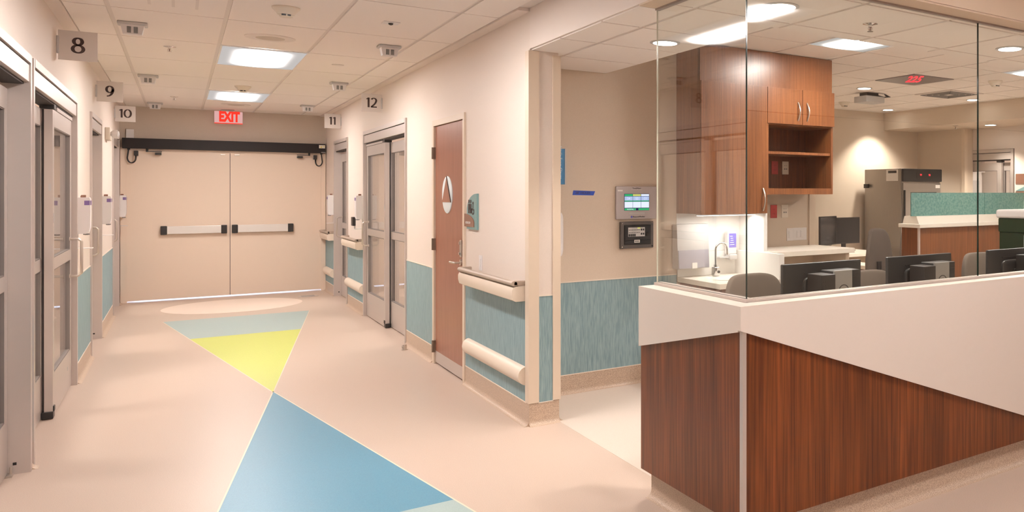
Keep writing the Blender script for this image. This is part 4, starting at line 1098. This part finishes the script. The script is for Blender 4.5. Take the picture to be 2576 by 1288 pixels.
wm = T('warming_cabinet', 'tall stainless steel warming cabinet with dark control head', 'warming cabinet', (8.2, 8.3, 0))
WX0, WX1, WY0, WY1 = 7.83, 8.62, 7.96, 8.72
g = G().box(WX0, WX1, WY0, WY1, .05, 1.872, .006); wm.add('body', g, M['steel'])
g = G().box(WX0+.01, WX1+.01, WY0-.035, WY0, 1.69, 1.872, .012); hd = wm.add('control_head', g, M['dgrey'])
g = G().box(8.10, 8.45, WY0-.038, WY0-.035, 1.735, 1.825); wm.add('display_window', g, M['black'], hd)
g = G().text('99', .038, (8.185, WY0-.0395, 1.785), (1, 0, 0), (0, 0, 1), .0005, .001).text('98', .038, (8.36, WY0-.0395, 1.785), (1, 0, 0), (0, 0, 1), .0005, .001); wm.add('red_digits', g, M['ledred'], hd)
for z0, z1 in ((1.06, 1.67), (.12, 1.0)):
    g = G().box(WX0+.02, WX1-.015, WY0-.025, WY0, z0, z1, .004); d = wm.add('door', g, M['steel'])
    g = G().box(WX0+.16, WX1-.10, WY0-.027, WY0-.025, z0+.12, z1-.13); wm.add('window', g, M['screenoff'], d)
    g = G().box(WX0+.02, WX0+.045, WY0-.05, WY0-.025, z0+.10, z1-.10, .004); wm.add('handle', g, M['dgrey'], d)
g = G().box(WX0-.001, WX0, 8.02, 8.26, 1.70, 1.86).box(8.50, 8.59, WY0-.027, WY0-.025, 1.60, 1.645); wm.add('paper_label', g, M['label'])
g = G().box(WX0-.0018, WX0-.001, 8.05, 8.22, 1.81, 1.845); wm.add('label_print', g, M['dgrey'])
g = G().box(WX0-.075, WX0-.0, 8.62, 8.66, 1.60, 1.66, .004); wm.add('rear_bracket', g, M['dgrey'])
g = G().box(WX0+.05, WX1-.05, WY0+.04, WY1-.04, 0, .05); wm.add('plinth', g, M['black'])

# ---------------------------------------------------------------- second counter
s2 = T('second_counter', 'wood fronted transaction counter with white top beyond the monitors', 'counter', (6.8, 6.2, 0))
SX0, SY0, SX1 = 6.10, 5.92, 8.1
g = G().box(SX0, SX1, SY0, 6.245, 1.160, 1.2, .004); s2.add('top', g, M['counter'])
g = G().box(SX0+.03, SX1, SY0+.045, SY0+.065, .10, 1.16); s2.add('wood_front', g, M['woodmid'] if 'woodmid' in M else M['woodup'])
g = G().box(SX0+.03, SX0+.05, SY0+.065, 6.22, .10, 1.16); s2.add('wood_end', g, M['wood'])
g = G().box(SX0+.026, SX0+.048, SY0+.040, SY0+.060, .10, 1.16); s2.add('corner_strip', g, M['alu'])
g = G().hexa([(SX0+.04, SY0+.05, 1.2), (SX1, SY0+.05, 1.2), (SX1, 6.22, 1.2), (SX0+.04, 6.22, 1.2), (SX0+.05, SY0+.10, 1.282), (SX1, SY0+.10, 1.282), (SX1, 6.20, 1.282), (SX0+.05, 6.20, 1.282)]); s2.add('curb', g, M['counter'])
g = G().box(SX0+.06, SX1, SY0+.10, 6.2, 0, .10); s2.add('plinth', g, M['base'])
rp = T('resin_screen', 'frosted teal glass screen standing on the second counter', 'glass screen', (6.8, 6.09, 1.282))
for a, b in ((SX0+.04, 7.35), (7.36, SX1)):
    g = G().box(a, b, 6.085, 6.10, 1.282, 1.535, .002); rp.add('pane', g, M['glassteal'])
wt = T('work_table', 'low white-topped work table with wood end beside the second counter', 'table', (5.9, 6.5, 0))
g = G().box(5.79, 6.06, 6.25, 7.0, .70, .742, .003); wt.add('top', g, M['counter'])
g = G().box(5.85, 5.88, 6.3, 6.98, 0, .70).box(5.88, 6.06, 6.32, 6.34, 0, .70); wt.add('wood_panel', g, M['wood'])
g = G().box(5.78, 6.5, 4.10, 4.75, .96, 1.0, .003); st = T('equipment_stand', 'dark stand carrying the green machine at the picture edge', 'stand', (6.1, 4.45, 0)); st.add('top', g, M['dgrey'])
g = G().box(5.83, 6.45, 4.2, 4.7, 0, .96); st.add('body', g, M['dgrey'])
gm = T('lidded_machine', 'dark green machine with rounded white lid at the picture edge', 'machine', (6.1, 4.5, 1.0))
g = G().box(5.87, 6.42, 4.36, 4.70, 1.175, 1.305, .012).box(5.89, 6.40, 4.38, 4.70, 1.0, 1.175, .004); gm.add('body', g, M['green'])
g = G().box(5.855, 6.44, 4.345, 4.72, 1.305, 1.382, .022, 3); gm.add('lid', g, M['plast'])
pr_ = T('white_printer', 'white vented printer box in front of the green machine', 'printer', (6.0, 4.24, 1.0))
g = G().box(5.79, 6.3, 4.12, 4.355, 1.0, 1.165, .006); pr_.add('case', g, M['plast'])
g = G()
for k in range(6): g.box(5.788, 5.79, 4.20, 4.28, 1.05+k*.013, 1.056+k*.013)
pr_.add('vent', g, M['grey'])
# far sign beside the sliding door across the station
fs = T('wall_plaque', 'brown and teal plaque on the wall beside the far sliding door', 'sign', (9.235, 6.98, 1.5))
g = G().box(9.225, 9.235, 6.88, 7.075, 1.66, 1.80).box(9.225, 9.235, 6.88, 7.075, 1.44, 1.55); fs.add('brown_plate', g, M['signbrown'])
g = G().prism([(6.88, 1.56), (7.075, 1.56), (6.88, 1.64)], 'x', 9.225, 9.235); fs.add('teal_plate', g, M['signteal'])

# ---------------------------------------------------------------- light
def area(name, loc, rot, sx, sy, e, col=WARM, spread=PI):
    l = bpy.data.lights.new(name, 'AREA'); l.shape = 'RECTANGLE'; l.size = sx; l.size_y = sy; l.energy = e; l.color = col; l.spread = spread
    o = bpy.data.objects.new(name, l); o.location = loc; o.rotation_euler = rot; COL.objects.link(o); return o
for x, y in (): area('troffer_lamp', (x+.305, y+.61, H-.04), (0, 0, 0), .3, 1.1, 34)
for x, y in (): area('troffer_lamp', (x+.305, y+.305, H-.04), (0, 0, 0), .3, .5, 22)
for x, y, z, e in ((2.362, 4.497, zs, 6), (2.356, 3.253, zs, 8), (4.208, 3.273, zs, 13), (6.154, 6.86, H, 19), (8.026, 8.43, H, 17), (8.023, 6.83, H, 18), (8.83, 7.2, 2.483, 10), (6.2, 3.27, zs, 13)):
    l = bpy.data.lights.new('downlight_lamp', 'SPOT'); l.energy = e*13; l.color = (1, .9, .8); l.spot_size = math.radians(105); l.spot_blend = .6; l.shadow_soft_size = .06
    o = bpy.data.objects.new('downlight_lamp', l); o.location = (x, y, z-.02); COL.objects.link(o)
area('undercabinet_lamp', (3.56, 5.69, 1.34), (0, 0, 0), .54, .05, 3.2, (1, .96, .92))
for x, y in ((-2.4, 7.5), (-2.4, 10.8), (-2.4, 14), (3.3, 10), (3.3, 14)): area('room_fill_lamp', (x, y, 2.7), (0, 0, 0), 1.0, 1.0, 80 if x < 0 else 60)  # unseen lamps added to brighten the rooms behind the glass doors
area('room_fill_lamp', (10.8, 8.5, 2.47), (0, 0, 0), 1.2, 1.6, 150, (1, .97, .95))
area('corridor_beyond_lamp', (.57, 15.6, 1.2), (math.radians(-90), 0, 0), 2.2, 2, 90, (.45, .66, 1.))

w = bpy.data.worlds.new('World'); SC.world = w; w.use_nodes = True
w.node_tree.nodes['Background'].inputs[0].default_value = (.9, .8, .7, 1); w.node_tree.nodes['Background'].inputs[1].default_value = .05

# ---------------------------------------------------------------- camera
cam = bpy.data.cameras.new('Camera'); co = bpy.data.objects.new('Camera', cam); COL.objects.link(co)
cam.sensor_fit = 'HORIZONTAL'; cam.sensor_width = 36; cam.lens = 2003.85/2576*36
cam.shift_x = (1288-2068.26)/2576; cam.shift_y = -(644-483.46)/2576
cam.clip_start = .05; cam.clip_end = 100
co.location = (0, 0, 1.5412); co.rotation_euler = (PI/2, 0, -.6784152)
SC.camera = co
SC.view_settings.view_transform = 'Standard'; SC.view_settings.look = 'None'; SC.view_settings.gamma = 1; SC.view_settings.use_curve_mapping = False
SC.view_settings.exposure = 0.17
SC.cycles.max_bounces = 7; SC.cycles.diffuse_bounces = 5; SC.cycles.glossy_bounces = 3; SC.cycles.use_adaptive_sampling = True; SC.cycles.adaptive_threshold = .10; SC.cycles.transparent_max_bounces = 12
SC.cycles.sample_clamp_indirect = 8
SC.cycles.use_light_tree = False
